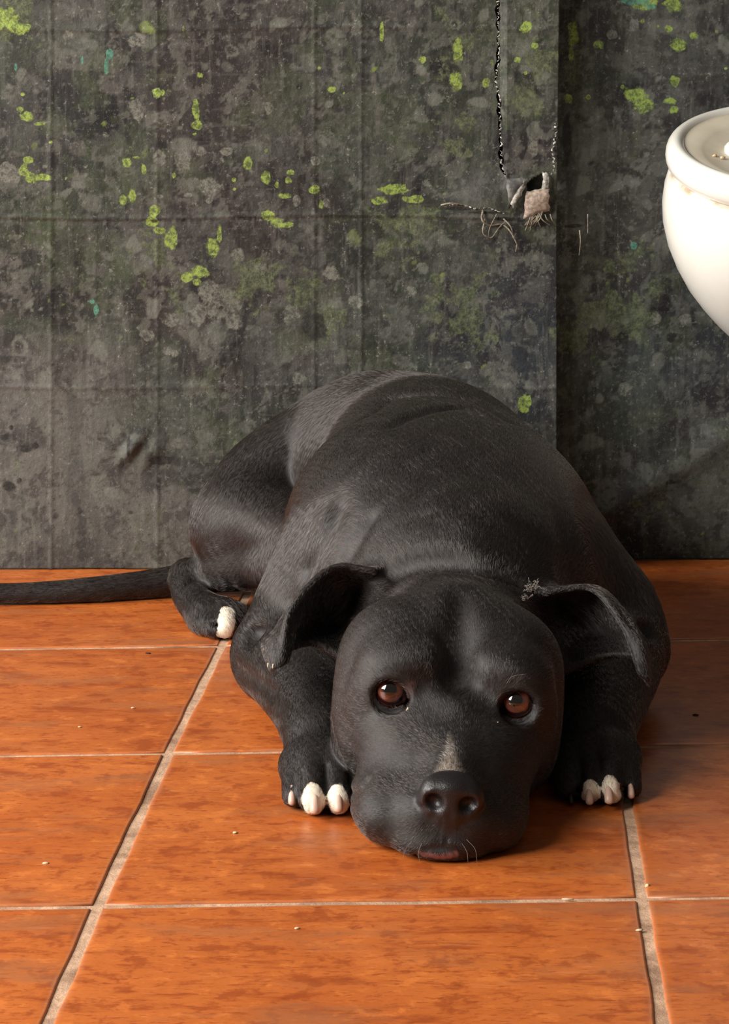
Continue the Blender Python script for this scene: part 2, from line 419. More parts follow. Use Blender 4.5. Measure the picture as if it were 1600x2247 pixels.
SPL = dict(green=[(12, 45, 34, 26), (35, 60, 30, 16), (55, 58, 14, 8), (345, 203, 9, 12), (358, 203, 4, 7), (430, 240, 9, 22), (434, 275, 13, 11), (427, 294, 6, 4), (62, 350, 13, 9), (52, 370, 9, 14), (66, 388, 15, 13), (95, 388, 20, 9), (112, 312, 5, 4),
    (62, 256, 18, 12), (90, 270, 13, 6), (45, 240, 8, 6), (279, 357, 13, 12), (300, 345, 14, 5), (316, 372, 7, 16), (291, 431, 9, 14), (270, 440, 9, 13), (340, 462, 12, 16), (338, 485, 15, 12), (376, 520, 14, 32), (352, 505, 20, 10), (470, 545, 14, 22), (482, 515, 6, 22),
    (440, 595, 22, 14), (410, 608, 14, 10), (432, 618, 10, 8), (590, 473, 18, 12), (607, 487, 14, 12), (630, 493, 16, 6), (545, 358, 10, 14), (583, 390, 11, 14), (608, 405, 6, 8), (633, 396, 8, 7), (638, 378, 8, 6), (627, 430, 14, 7), (690, 415, 14, 13), (705, 447, 7, 13),
    (730, 196, 10, 9), (513, 394, 5, 5), (382, 384, 5, 7), (515, 415, 4, 4), (146, 390, 4, 3), (440, 164, 9, 8), (50, 207, 5, 4), (403, 62, 3, 10), (838, 70, 5, 26), (926, 130, 8, 8), (1066, 183, 9, 11), (1135, 132, 7, 6), (1155, 58, 13, 16), (1172, 100, 8, 8), (1153, 160, 4, 4),
    (860, 415, 40, 12), (905, 437, 24, 10), (830, 440, 20, 10), (1005, 112, 14, 26), (1000, 180, 16, 22), (1150, 886, 13, 20), (1162, 878, 8, 14), (585, 330, 5, 5), (700, 150, 4, 5), (755, 205, 4, 4),
    (1252, 75, 13, 34), (1249, 118, 8, 20), (1243, 215, 12, 11), (1310, 98, 14, 10), (1318, 104, 7, 5), (1412, 10, 26, 18), (1476, 10, 22, 18), (1487, 98, 18, 15), (1521, 79, 13, 11), (1467, 63, 8, 8), (1410, 47, 9, 8), (1444, 57, 4, 5), (1480, 178, 12, 13), (1288, 212, 5, 5),
    (1395, 208, 26, 18), (1412, 232, 24, 18), (1470, 222, 18, 9), (1478, 240, 12, 10), (1573, 70, 4, 5), (1592, 150, 5, 5), (1365, 190, 4, 4)],
  moss=[(880, 480, 60, 34), (1000, 270, 40, 26), (985, 320, 34, 20), (1010, 640, 60, 45), (1020, 705, 55, 50), (960, 690, 30, 40), (1030, 740, 30, 34), (860, 540, 50, 30), (660, 640, 45, 45), (730, 720, 40, 40), (1180, 140, 34, 50), (1150, 215, 30, 40), (1390, 570, 34, 34), (1400, 680, 42, 46), (1440, 640, 24, 26),
    (1290, 680, 60, 50), (1270, 740, 44, 40), (1350, 660, 30, 30), (1330, 590, 22, 20), (375, 640, 30, 40), (30, 30, 60, 40), (1250, 160, 20, 40), (1420, 1100, 40, 30), (560, 620, 60, 50), (1010, 90, 40, 60), (340, 560, 40, 50)],
  grey=[(300, 88, 22, 20), (460, 413, 23, 24), (460, 440, 8, 8), (403, 355, 20, 26), (350, 345, 14, 16), (490, 670, 42, 36), (515, 705, 22, 22), (460, 640, 26, 26), (435, 690, 20, 30), (323, 737, 17, 15), (376, 702, 15, 17), (300, 240, 18, 26), (495, 332, 14, 11), (438, 330, 13, 11), (18, 375, 26, 24), (30, 392, 16, 12),
    (365, 770, 14, 10), (383, 777, 9, 8), (570, 590, 18, 16), (640, 690, 20, 22), (780, 662, 16, 14), (725, 600, 18, 16), (352, 430, 9, 7), (413, 428, 10, 5), (590, 235, 10, 14), (690, 353, 12, 12), (650, 440, 9, 12), (715, 443, 10, 12), (1340, 75, 15, 12), (1390, 55, 14, 15), (1505, 700, 16, 14), (1440, 700, 18, 14), (1370, 850, 20, 16), (520, 560, 16, 18), (655, 830, 14, 12), (1025, 800, 10, 10), (905, 640, 16, 14), (1170, 320, 14, 24), (150, 80, 14, 14)],
  teal=[(241, 118, 8, 12), (234, 145, 6, 20), (181, 132, 4, 12), (35, 148, 4, 9), (202, 662, 8, 8), (210, 680, 7, 14), (1395, 2, 36, 10), (1425, 14, 14, 8), (1390, 540, 10, 10)],
  dark=[(485, 676, 6, 5), (120, 355, 12, 20), (55, 985, 16, 10), (10, 960, 10, 8), (78, 978, 8, 8), (20, 1068, 18, 12), (42, 1055, 8, 8), (24, 938, 6, 6), (218, 964, 4, 4), (287, 1124, 6, 5), (690, 720, 34, 44), (495, 255, 6, 6), (340, 485, 10, 5), (283, 975, 6, 28), (268, 1015, 7, 16), (360, 1010, 40, 12), (1240, 300, 12, 60), (1000, 458, 40, 5), (1060, 466, 40, 5), (1110, 480, 30, 6), (1180, 492, 40, 6), (1255, 492, 30, 5), (1100, 300, 5, 60)])  # dark: spots, holes, and gap shade painted along tear, slit and seam
HOLE = [(1168, 392), (1196, 378), (1200, 410), (1190, 424), (1160, 424), (1155, 404)]
SLIT = [(1092, -40), (1093, 60), (1094, 120), (1088, 170), (1095, 220), (1098, 300), (1100, 360), (1108, 392)]
def inpoly(x, y, P):
    r = np.zeros(x.shape, bool); j = len(P) - 1
    for i in range(len(P)):
        (xi, yi), (xj, yj) = P[i], P[j]
        r ^= ((yi > y) != (yj > y)) & (x < (xj - xi) * (y - yi) / (yj - yi + 1e-9) + xi); j = i
    return r
def build_sheet(name, Y0, xlo, xhi, ztop, mat, edge_fn=None, holes=()):
    st = .0016
    nx, nz = int((xhi - xlo) / st), int(ztop / st)
    u = np.linspace(0, 1, nx); z = np.linspace(.0006, ztop, nz)
    if name == 'left':      # finer mesh where the cloth is ripped
        a0, a1 = (.118 - xlo) / (.19 - xlo), (.182 - xlo) / (.19 - xlo)
        u = np.concatenate([np.linspace(0, a0, int(nx * a0)), np.linspace(a0, a1, 130)[1:], np.linspace(a1, 1, 8)[1:]]); nx = len(u)
    U, Z = np.meshgrid(u, z, indexing='ij')
    xr = xhi if edge_fn is None else edge_fn(z)[None, :]
    X = xlo + U * (xr - xlo) if name == 'left' else (xr if edge_fn else xlo) + U * (xhi - xlo)
    # back to photo coordinates, for the places of the marks only
    d = Y0 * CT + (CAM_H - Z) * ST
    PX = 800 + X * FPX / d; PY = HORIZ + (CAM_H - Z) * FPX / (CT * d)
    rs = np.random.RandomState(5 if name == 'left' else 6)
    def wav(n, fmin, fmax):
        a = np.zeros_like(X)
        for _ in range(n):
            f = rs.uniform(fmin, fmax); th = rs.uniform(0, math.pi); a += np.sin((X * math.cos(th) + Z * math.sin(th)) * f + rs.uniform(0, 6)) / n ** .5
        return a
    Y = Y0 + .0022 * wav(8, 6, 22) + .0006 * wav(10, 40, 90)
    if name == 'right': Y -= .034 * (1 - sst(X, .165, .27))
    fields = {}
    for nm, L in SPL.items():
        f = np.full(X.shape, -1.)
        for (cx, cy, rx, ry) in L:
            if PX.min() - 50 < cx < PX.max() + 50:
                q = np.sqrt(((PX - cx) / rx) ** 2 + ((PY - cy) / ry) ** 2); f = np.maximum(f, 1 - q)
        if nm in ('moss', 'green', 'grey'): f = f + (fbm(X, Z, 70 if nm == 'moss' else 110, 4, .7, 91) - .5) * (3.2 if nm == 'moss' else .95)
        fields[nm] = np.clip(f, -1, 1)
    if name == 'left':
        fields['pale'] = np.clip(.9 * np.exp(-((PX - 60) / 260) ** 2 - ((PY - 900) / 300) ** 2) + .8 * np.exp(-((PX - 250) / 330) ** 2 - ((PY - 1120) / 220) ** 2) + .35 * wav(8, 10, 40) - .1, 0, 1)
        fields['pale'] = np.clip(fields['pale'] + .9 * np.exp(-((PX - 1060) / 60) ** 2 - ((PY - 425) / 32) ** 2) + .5 * np.exp(-((PX - 1150) / 40) ** 2 - ((PY - 330) / 60) ** 2) * (np.sin(PX / 7 + PY / 19) > .2), 0, 1)
        fields['blue'] = np.clip(.8 * np.exp(-((PX - 1100) / 260) ** 2 - ((PY - 760) / 260) ** 2) + .3 * wav(6, 8, 30), 0, 1)
        # creases: horizontal and upright folds, the loose torn strip
        for py_, a in ((62, .0012), (476, .0018), (480, -.001), (848, .001)): Y -= a * np.exp(-((PY - py_ - 4 * np.sin(PX / 160)) / 5.) ** 2)
        for px_, a in ((793, .0010), (345, .0007), (112, .0008), (690, .0007)): Y -= a * np.exp(-((PX - px_) / 4.) ** 2)
        strip = np.clip((PX - 1098) / 14, 0, 1) * np.clip((430 - PY) / 60, 0, 1)
        Y -= .005 * strip * (1 + .5 * np.sin(PY / 34) * np.clip((PY - 240) / 60, 0, 1))
        fl_ = np.exp(-((PX - 1060) / 70) ** 2 - ((PY - 440) / 45) ** 2); Y -= .006 * fl_
        Y -= .004 * np.exp(-((PX - 300) / 40.) ** 2 - ((PY - 985) / 30.) ** 2) * (1 + np.sin(PX / 9. + PY / 14.))
        # lower edge of the sheet curls onto the floor slightly
    else:
        fields['pale'] = np.clip(.75 * np.exp(-((PX - 1560) / 160) ** 2 - ((PY - 1060) / 130) ** 2) + .3 * wav(8, 10, 40), 0, 1)
        fields['blue'] = np.clip(.9 * np.exp(-((PX - 1500) / 180) ** 2 - ((PY - 760) / 160) ** 2) + .3 * wav(6, 8, 30), 0, 1)
        Y -= .006 * np.exp(-((PX - 1240 - (1180 - PY) * 1.6) / 60) ** 2) * (PY > 780)
        Y -= .0015 * np.exp(-((PY - 182 + (PX - 1400) * .12) / 6.) ** 2)
    keep = np.ones((nx - 1, nz - 1), bool)
    if name == 'left':
        cxm = .25 * (PX[1:, 1:] + PX[:-1, 1:] + PX[1:, :-1] + PX[:-1, :-1]); cym = .25 * (PY[1:, 1:] + PY[:-1, 1:] + PY[1:, :-1] + PY[:-1, :-1])
        keep &= ~inpoly(cxm, cym, HOLE)
        sx = np.interp(cym, [p[1] for p in SLIT], [p[0] for p in SLIT])
        keep &= ~((np.abs(cxm - sx - 2 * np.sin(cym / 5.)) < 2.6 + 1.6 * np.sin(cym / 17.)) & (cym < 385))
    V = np.stack([X, Y, Z], -1).reshape(-1, 3)
    I = np.arange(nx * nz).reshape(nx, nz)
    Fq = np.stack([I[:-1, :-1], I[1:, :-1], I[1:, 1:], I[:-1, 1:]], -1)[keep]
    me = bpy.data.meshes.new('painted_sheet'); quad_mesh(me, V, Fq)
    pc = np.ones((V.shape[0], 4), np.float32); pc[:, :3] = sheet_paint(X, Z, fields['pale'], fields['blue'], 10 if name == 'left' else 70).reshape(-1, 3)
    me.attributes.new('paint', 'FLOAT_COLOR', 'POINT').data.foreach_set('color', pc.ravel())
    for nm, f in fields.items(): me.attributes.new(nm, 'FLOAT', 'POINT').data.foreach_set('value', f.ravel().astype(np.float32))
    o = link('painted_sheet', me, None, mat); mo = o.modifiers.new('thickness', 'SOLIDIFY'); mo.thickness = .0022; mo.offset = -1
    return o
def seam(z):   # the free upright edge of the left sheet
    py = 1123.5 + FPX * np.tan(np.arctan((CAM_H - z) / YL) - PITCH)
    d = YL * CT + (CAM_H - z) * ST; return (np.interp(py, [-600, 0, 500, 1000, 1300], [1229, 1227, 1222, 1222, 1224]) - 800) * d / FPX
sheetL = build_sheet('left', YL, -.62, .19, .72, mat_sheet('painted_canvas', None), seam)
tag(sheetL, 'large dark canvas sheet spattered with green and grey paint, behind the dog', 'backdrop')
sheetR = build_sheet('right', YR, .14, .70, .72, mat_sheet('painted_canvas_bluish', (.92, .97, 1.0)))
tag(sheetR, 'narrow dark paint-spattered sheet at right, tucked behind the torn one', 'backdrop')

# torn place on the left sheet: frayed edges, pale weave, hanging threads
def flat_mat(name, c1, c2, sc=120, rough=.85):
    t = NT(name); v = t.coord('Object'); t.bsdf(t.mix(t.step(t.noise(v, sc, 5, .65), .35, .65), srgb(*c1), srgb(*c2)), rough, t.bump(t.noise(v, sc * 2), .4)); return t.m
M_FRAY = flat_mat('pale_frayed_fibre', (196, 194, 184), (120, 116, 108), 260)
M_WEAVE = flat_mat('brown_backing_weave', (186, 170, 156), (140, 122, 108), 320)
M_THREAD = flat_mat('dusty_thread', (150, 140, 122), (104, 94, 80), 300)
def tube(P, r, n=6, close=True):
    P = np.asarray(P, float); r = np.asarray(r, float) * np.ones(len(P)); V, F = [], []
    for i in range(len(P)):
        t = P[min(i + 1, len(P) - 1)] - P[max(i - 1, 0)]; t /= np.linalg.norm(t) + 1e-12
        a = np.cross(t, (0.3, .9, .31)); a /= np.linalg.norm(a) + 1e-12; b = np.cross(t, a)
        for k in range(n):
            w = 2 * math.pi * k / n; V.append(P[i] + r[i] * (math.cos(w) * a + math.sin(w) * b))
    for i in range(len(P) - 1):
        for k in range(n): F.append((i * n + k, i * n + (k + 1) % n, (i + 1) * n + (k + 1) % n, (i + 1) * n + k))
    F.append(tuple(range(n))[::-1]); F.append(tuple((len(P) - 1) * n + k for k in range(n)))
    return V, F
def join(parts):
    V, F = [], []
    for v, f in parts:
        o = len(V); V += [tuple(p) for p in v]; F += [tuple(i + o for i in g) for g in f]
    return V, F
rr = random.Random(11)
def fray(path, n, wmax, side=0):
    """torn edge: an uneven pale lip standing along the rip"""
    parts = []
    L = np.cumsum([0] + [math.dist(path[i], path[i + 1]) for i in range(len(path) - 1)])
    for k in range(n):
        s0 = L[-1] * (k + rr.uniform(-.1, .4)) / n; s1 = s0 + L[-1] / n * rr.uniform(.35, 1.0)
        pts = []
        for s in np.linspace(s0, s1, 4):
            x = np.interp(s, L, [p[0] for p in path]); y = np.interp(s, L, [p[1] for p in path])
            pts.append(PW(x + side + rr.uniform(-3, 3), y, YL - .0035 - rr.uniform(0, .004)))
        w = rr.uniform(.3, 1) * wmax
        parts.append(tube(pts, [w * .3, w, w * .8, w * .2], 5))
    V, F = join(parts); return V, F
o = link('frayed_edge', mesh('frayed_edge', *fray(SLIT, 46, .0011, 1)), sheetL, M_FRAY); o['label'] = 'pale frayed edge of the upright rip'
o = link('frayed_edge', mesh('frayed_edge', *fray([(1216, 268), (1222, 290), (1212, 330), (1218, 365), (1210, 385)], 14, .0013)), sheetL, M_FRAY)
o = link('frayed_edge', mesh('frayed_edge', *fray([(975, 452), (1010, 448), (1040, 458), (1075, 456), (1110, 470)], 16, .0010)), sheetL, M_FRAY)
def flap(pix, Yd, mat, nm, lab=None, curl=.0):
    """a loose torn piece: thin curled quad grid through four corner places"""
    (a, b, c, d) = pix; n = 7; V, F = [], []
    for i in range(n):
        for j in range(n):
            u, w = i / (n - 1), j / (n - 1)
            x = (a[0] * (1 - u) + b[0] * u) * (1 - w) + (d[0] * (1 - u) + c[0] * u) * w; y = (a[1] * (1 - u) + b[1] * u) * (1 - w) + (d[1] * (1 - u) + c[1] * u) * w
            jit = 2.5 * (i in (0, n - 1) or j in (0, n - 1))
            V.append(PW(x + rr.uniform(-jit, jit), y + rr.uniform(-jit, jit), Yd - curl * math.sin(w * math.pi * .8 + u) - .001 * math.sin(5 * u)))
    for i in range(n - 1):
        for j in range(n - 1): F.append((i * n + j, (i + 1) * n + j, (i + 1) * n + j + 1, i * n + j + 1))
    o = link(nm, mesh(nm, V, F), sheetL, mat); m_ = o.modifiers.new('thickness', 'SOLIDIFY'); m_.thickness = .0012
    if lab: o['label'] = lab
    return o
M_FLAPG = flat_mat('grey_torn_canvas', (120, 120, 114), (66, 64, 62), 90)
flap([(1156, 420), (1205, 414), (1204, 460), (1150, 480)], YL - .006, M_WEAVE, 'torn_weave', 'brown woven backing showing in the tear', .004)
flap([(1112, 392), (1160, 392), (1140, 420), (1118, 455)], YL - .007, M_FLAPG, 'torn_flap', 'grey curled flap of canvas', .006)
flap([(1194, 378), (1205, 384), (1203, 424), (1190, 418)], YL - .005, M_FRAY, 'torn_flap', 'white torn edge', .002)
flap([(1120, 440), (1152, 395), (1150, 412), (1126, 456)], YL - .010, M_FRAY, 'torn_flap', 'white torn edge', .003)
def threads(defs):
    for pts, w in defs:
        P = catmull(np.array([PW(x, y, YL - .006 - .004 * math.sin(i * 1.7)) for i, (x, y) in enumerate(pts)]), 18)
        link('thread', mesh('thread', *tube(P, np.linspace(w, w * .5, 18), 5)), sheetL, M_THREAD)
threads([([(1060, 462), (1058, 482), (1075, 495), (1100, 492), (1118, 505), (1132, 530), (1140, 548)], .0012), ([(1065, 480), (1060, 510), (1078, 522), (1095, 500), (1110, 485)], .0009), ([(1105, 480), (1120, 496), (1128, 520)], .0008), ([(1135, 535), (1132, 552)], .0007),
    ([(1090, 470), (1075, 500), (1072, 520)], .0006), ([(1272, 505), (1274, 530), (1271, 560)], .0007), ([(1290, 470), (1290, 512)], .0006), ([(968, 450), (990, 446), (1020, 450), (1040, 455)], .0010)])
for k in range(16):
    x = 1158 + 50 * rr.random(); a = rr.uniform(-.9, .9)
    threads([([(x, 466 + rr.uniform(-6, 6)), (x + 12 * a, 482), (x + 34 * a, 494 + rr.uniform(-6, 14))], rr.uniform(.0005, .0009))])

# ---------------------------------------------------------------- white ceramic basin on the wall at the right
t = NT('white_glaze'); v = t.coord('Object')
c = t.mix(t.step(t.noise(v, 9, 4), .45, .75), srgb(238, 234, 224), srgb(228, 222, 208))
c = t.mix(t.math('MULTIPLY', t.step(t.noise(v, 60, 5, .7), .66, .74), .5), c, srgb(196, 176, 146))
c = t.mix(t.math('MULTIPLY', t.step(t.attr('dirt').outputs['Fac'], .2, 1.), t.step(t.noise(v, 40, 4), .3, .7)), c, srgb(176, 152, 122))
t.bsdf(c, .22, t.bump(t.noise(v, 30), .04, .002), Coat_Weight=.4, Coat_Roughness=.1); M_GLAZE = t.m
t = NT('dusty_basin_floor'); v = t.coord('Object'); t.bsdf(t.mix(t.noise(v, 30, 6), srgb(222, 212, 192), srgb(196, 184, 160)), .55, t.bump(t.noise(v, 90), .2)); M_DUST = t.m

def lathe(prof, n=72, dirt=None):
    V, F, E = [], [], []
    for (r_, z_, e_) in prof:
        for k in range(n):
            w = 2 * math.pi * k / n; V.append((r_ * math.cos(w), r_ * math.sin(w), z_)); E.append(e_)
    for i in range(len(prof) - 1):
        for k in range(n): F.append((i * n + k, i * n + (k + 1) % n, (i + 1) * n + (k + 1) % n, (i + 1) * n + k))
    F.append(tuple(range(n))[::-1]); F.append(tuple((len(prof) - 1) * n + k for k in range(n)))
    return V, F, E
bcen = W(1758, 338, 2.37); SB = 2.37 / FPX
basin = bpy.data.objects.new('ceramic_basin', None); scene.collection.objects.link(basin)
basin.location = bcen; basin.rotation_euler = (math.radians(17.0), 0, 0)
tag(basin, 'white glazed ceramic basin with thick rolled rim at the right edge', 'basin')
out = [(0.0005, -505), (40, -503), (90, -475), (130, -430), (165, -395), (200, -355), (232, -312), (260, -262), (280, -215), (293, -165), (297, -120), (294, -80), (287, -52), (281, -42)]
prof = [(r_ * SB, z_ * SB, 0.) for r_, z_ in out]
prof[-1] = (prof[-1][0], prof[-1][1], 1.); prof[-2] = (*prof[-2][:2], .5)
for a in np.linspace(-115, 140, 15):
    w = math.radians(a); prof.append(((272 + 24 * math.cos(w)) * SB, (-8 + 34 * math.sin(w)) * SB, max(0, 1 - (a + 115) / 25.)))
prof += [(244 * SB, -10 * SB, 0.), (236 * SB, -30 * SB, 0.), (150 * SB, -60 * SB, 0.), (60 * SB, -75 * SB, 0.), (.0004, -76 * SB, 0.)]
V_, F_, E_ = lathe(prof); me = mesh('bowl', V_, F_); me.attributes.new('dirt', 'FLOAT', 'POINT').data.foreach_set('value', E_)
link('bowl', me, basin, M_GLAZE)
V_, F_, _ = lathe([(.0004, -10 * SB, 0), (140 * SB, -5 * SB, 0), (215 * SB, 3 * SB, 0), (258 * SB, 18 * SB, 0), (260 * SB, 8 * SB, 0), (215 * SB, -8 * SB, 0), (.0004, -22 * SB, 0)])
link('inner_lining', mesh('inner_lining', V_, F_), basin, M_DUST)
V_, F_, _ = lathe([(.0004, 0, 0), (34 * SB, 0, 0), (40 * SB, 6 * SB, 0), (40 * SB, 16 * SB, 0), (34 * SB, 24 * SB, 0), (18 * SB, 28 * SB, 0), (.0004, 29 * SB, 0)], 32)
o = link('plug', mesh('plug', V_, F_), basin, M_GLAZE); o.location = (-126 * SB, .008, -8 * SB)
# bracket to the wall
o = link('wall_bracket', boxmesh('wall_bracket', (-.07, .085, -.15), (.07, .118, -.04)), basin, M_GLAZE)
# ---------------------------------------------------------------- dog: one continuous sculpted surface
HS = RES
gx = np.concatenate([ax(-.47, -.105, 2.6 * HS), ax(-.105, .215, 1.1 * HS), ax(.215, .27, 2.6 * HS)])
gy = np.concatenate([ax(1.565, 1.90, 1.1 * HS), ax(1.90, 2.515, 2.6 * HS)])
gz = np.concatenate([ax(-.012, .155, 1.2 * HS), ax(.155, .25, 2.2 * HS)])
D = Field(gx, gy, gz)

# ---- trunk and hindquarters
D.ell((.070, 2.005, .098), (.122, .150, .098), .04)
D.ell((.066, 2.17, .114), (.110, .20, .106), .05)
D.ell((.050, 2.30, .113), (.100, .13, .105), .05)
D.ell((.022, 2.09, .118), (.086, .16, .088), .04)
D.ell((.100, 2.09, .105), (.090, .15, .092), .04)
D.ell((.03, 2.365, .115), (.110, .085, .092), .04)
D.ell((.080, 2.05, .04), (.105, .25, .045), .04)
# shoulders and upper arms
for P, r in (([W(740, 1270, 2.08), W(668, 1345, 2.06), W(622, 1432, 2.05)], [.030, .038, .038]),
             ([W(1265, 1270, 2.07), W(1345, 1345, 2.06), W(1360, 1418, 2.05)], [.030, .037, .036])):
    D.chain(P, r, .045)
# forearms
D.chain([W(620, 1442, 2.04), W(650, 1482, 1.985), W(680, 1545, 1.92), W(698, 1622, 1.855)], [.039, .036, .030, .024], .014)
D.chain([W(1362, 1425, 2.04), W(1344, 1468, 1.985), W(1320, 1545, 1.925), W(1308, 1612, 1.872)], [.037, .037, .033, .027], .014)
sl, L = D.sub((-.25, 2.1, -.02), (.12, 2.52, .25))
# near hind leg: thigh, shank, metatarsus
L.chain([W(800, 960, 2.40), W(690, 1000, 2.41), W(592, 1070, 2.40), W(528, 1150, 2.385), W(525, 1178, 2.37)], [.05, .050, .050, .047, .040], .016)
L.chain([W(560, 1150, 2.36), W(640, 1185, 2.30), W(690, 1205, 2.24)], [.045, .038, .030], .02)
L.chain([W(640, 1235, 2.25), W(520, 1255, 2.34), W(415, 1262, 2.39)], [.020, .0175, .0155], .008)
L.chain([W(408, 1272, 2.39), W(420, 1310, 2.35), W(452, 1352, 2.30)], [.0160, .0165, .0165], .008)
_z = D.z[sl[2]][None, None, :]; _x = D.x[sl[0]][:, None, None]
D.blend(sl, L.F, (.006 + .034 * np.clip((_z - .150) / .05, 0, 1) + 0 * _x).astype(np.float32), 'add')
# tail
D.chain([W(600, 1200, 2.45), W(470, 1255, 2.45), W(370, 1277, 2.44), W(200, 1296, 2.42), W(40, 1303, 2.41), W(-130, 1296, 2.40), W(-220, 1290, 2.39)],
        [.030, .018, .0145, .0125, .0100, .0075, .004], .015)

# ---- paws: (toe px, tip py, tip d, radius)
def paw(back, toes, k=.004):
    (bp, br) = back
    for (px, py, d, r, kpx, kpy, kd) in toes:
        tip = W(px, py, d); tip[2] = r * .95
        kn = W(kpx, kpy, kd)
        mid = .5 * (tip + kn); mid[2] = kn[2] * .80 + .002; mid[1] -= .003
        D.chain([bp * .35 + kn * .65 + np.array([0, .004, -.004]), kn, mid, tip], [r * 1.0, r * 1.0, r * 1.02, r * .88], k)
    D.ell(bp, br, .014)
toesL = [(645, 1752, 1.780, .0092, 652, 1682, 1.825), (687, 1766, 1.764, .0112, 686, 1672, 1.820), (741, 1766, 1.764, .0105, 732, 1670, 1.820), (783, 1752, 1.780, .0095, 770, 1682, 1.825)]
toesR = [(1248, 1738, 1.798, .0110, 1255, 1665, 1.845), (1294, 1746, 1.790, .0098, 1294, 1655, 1.842), (1340, 1746, 1.786, .0108, 1332, 1650, 1.840), (1382, 1732, 1.800, .0095, 1366, 1660, 1.845)]
paw((W(704, 1672, 1.828), (.027, .034, .020)), toesL)
paw((W(1312, 1656, 1.85), (.029, .034, .021)), toesR)
toesH = [(444, 1388, 2.285, .0105, 440, 1352, 2.31), (467, 1396, 2.275, .0105, 462, 1352, 2.305), (495, 1392, 2.272, .0122, 494, 1345, 2.305), (520, 1385, 2.285, .011, 520, 1350, 2.31)]
paw((W(474, 1352, 2.312), (.020, .026, .015)), toesH)

# ---- head, built in its own frame: x right, y back, z up; then tilted a little
roll, yaw = math.radians(4.8), math.radians(-1.0)
em = W(996, 1538, 1.752)
Rr = np.array([[math.cos(roll), 0, math.sin(roll)], [0, 1, 0], [-math.sin(roll), 0, math.cos(roll)]])
Ry = np.array([[math.cos(yaw), -math.sin(yaw), 0], [math.sin(yaw), math.cos(yaw), 0], [0, 0, 1]])
HR = Rr @ Ry
H0 = em - HR @ np.array([0, 0, .081])
def h(x, y, z): return H0 + HR @ (np.array([x, y, z]) / 1000.)
def hell(c, r, k=.015, mode='add', rot=None):
    R = HR if rot is None else HR @ rot
    HF.ell(h(*c), np.array(r) / 1000., k, R, mode)
def rotx(a): a = math.radians(a); return np.array([[1, 0, 0], [0, math.cos(a), -math.sin(a)], [0, math.sin(a), math.cos(a)]])
def rotz(a): a = math.radians(a); return np.array([[math.cos(a), -math.sin(a), 0], [math.sin(a), math.cos(a), 0], [0, 0, 1]])
def roty(a): a = math.radians(a); return np.array([[math.cos(a), 0, math.sin(a)], [0, 1, 0], [-math.sin(a), 0, math.cos(a)]])
def hchain(P, r, k, mode='add'): HF.chain([h(*p) for p in P], np.array(r) / 1000., k, mode)
sl, HF = D.sub((-.13, 1.56, -.02), (.25, 1.96, .22))
HF.chain([(.066, 1.79, .062), (.068, 1.86, .075), (.070, 1.92, .088)], [.058, .072, .085], .03)
hell((0, 82, 78), (58, 74, 67), .02)
for s in (-1, 1):
    hell((s * 39 - 2, 64, 86), (41, 60, 47), .015)          # temporal muscle
    hell((s * 53 - 2, 46, 46), (27, 46, 38), .020)          # cheek
    hell((s * 35, 17, 97), (19, 18, 13), .020)          # brow
    hell((s * 50, 10, 74), (20, 16, 22), .014)          # orbit
hell((0, 50, 30), (52, 60, 32), .02)
hell((0, 20, 72), (36, 40, 28), .02)
# muzzle
hchain([(0, 10, 46), (0, -35, 42), (0, -80, 35)], [36, 29, 20], .022)
for s in (-1, 1):
    hell((s * 38 - 3, -6, 34), (20, 28, 22), .014)
    hell((s * 30 - 5, -52, 20), (25, 44, 24), .020, rot=rotz(s * 14))       # flews
    hell((s * 37 - 5, -34, 18), (22, 32, 19), .014)
    hell((s * 15 - 2, -82, 26), (17, 22, 16), .018)                     # whisker pads by the nose
    hell((s * 25, -20, 46), (20, 32, 19), .020)
    hell((s * 34, 0, 52), (22, 29, 23), .020)
    hell((s * 38, 8, 103), (22, 16, 10), .022, rot=roty(s * 14))
hell((-5, -62, 13), (42, 46, 16), .01)
hell((-4, -92, 8), (29, 17, 9), .007)                                   # chin with the lower lip
# forehead furrow, muzzle line, folds
hchain([(0, -2, 95), (0, 22, 118), (0, 60, 142)], [1.5, 2.5, 1.5], .022, 'sub')
# nose
hell((0, -96, 43), (19.5, 15, 14.5), .005)
hell((0, -97, 51.5), (15.5, 13, 6.5), .006)
hell((0, -102, 34), (9, 8, 9), .006)
for s in (-1, 1):
    hell((s * 12.5, -99.5, 43), (8.6, 11.5, 11.5), .004)
    hell((s * 11.2, -112, 41.5), (7.0, 9, 6.0), .003, 'sub', roty(-s * 18))
    hchain([(s * 13, -112, 39), (s * 17.5, -108, 36.2), (s * 20.5, -103, 36.2)], [2.6, 2.0, .8], .002, 'sub')
hchain([(0, -115, 56), (0, -113, 42), (0, -111.5, 33), (0, -110, 24), (-1, -108, 16)], [.5, 1.3, 1.5, 1.5, .8], .003, 'sub')
# cheek to lip crease
for s in (-1, 1):
    hchain([(s * 66, 2, 30), (s * 60, -12, 20), (s * 59, -18, 8)], [.6, 1.0, .8], .014, 'sub')
    hchain([(s * 24, -92, 46), (s * 29, -80, 52), (s * 25, -62, 60)], [1.2, 1.6, .8], .008, 'sub')
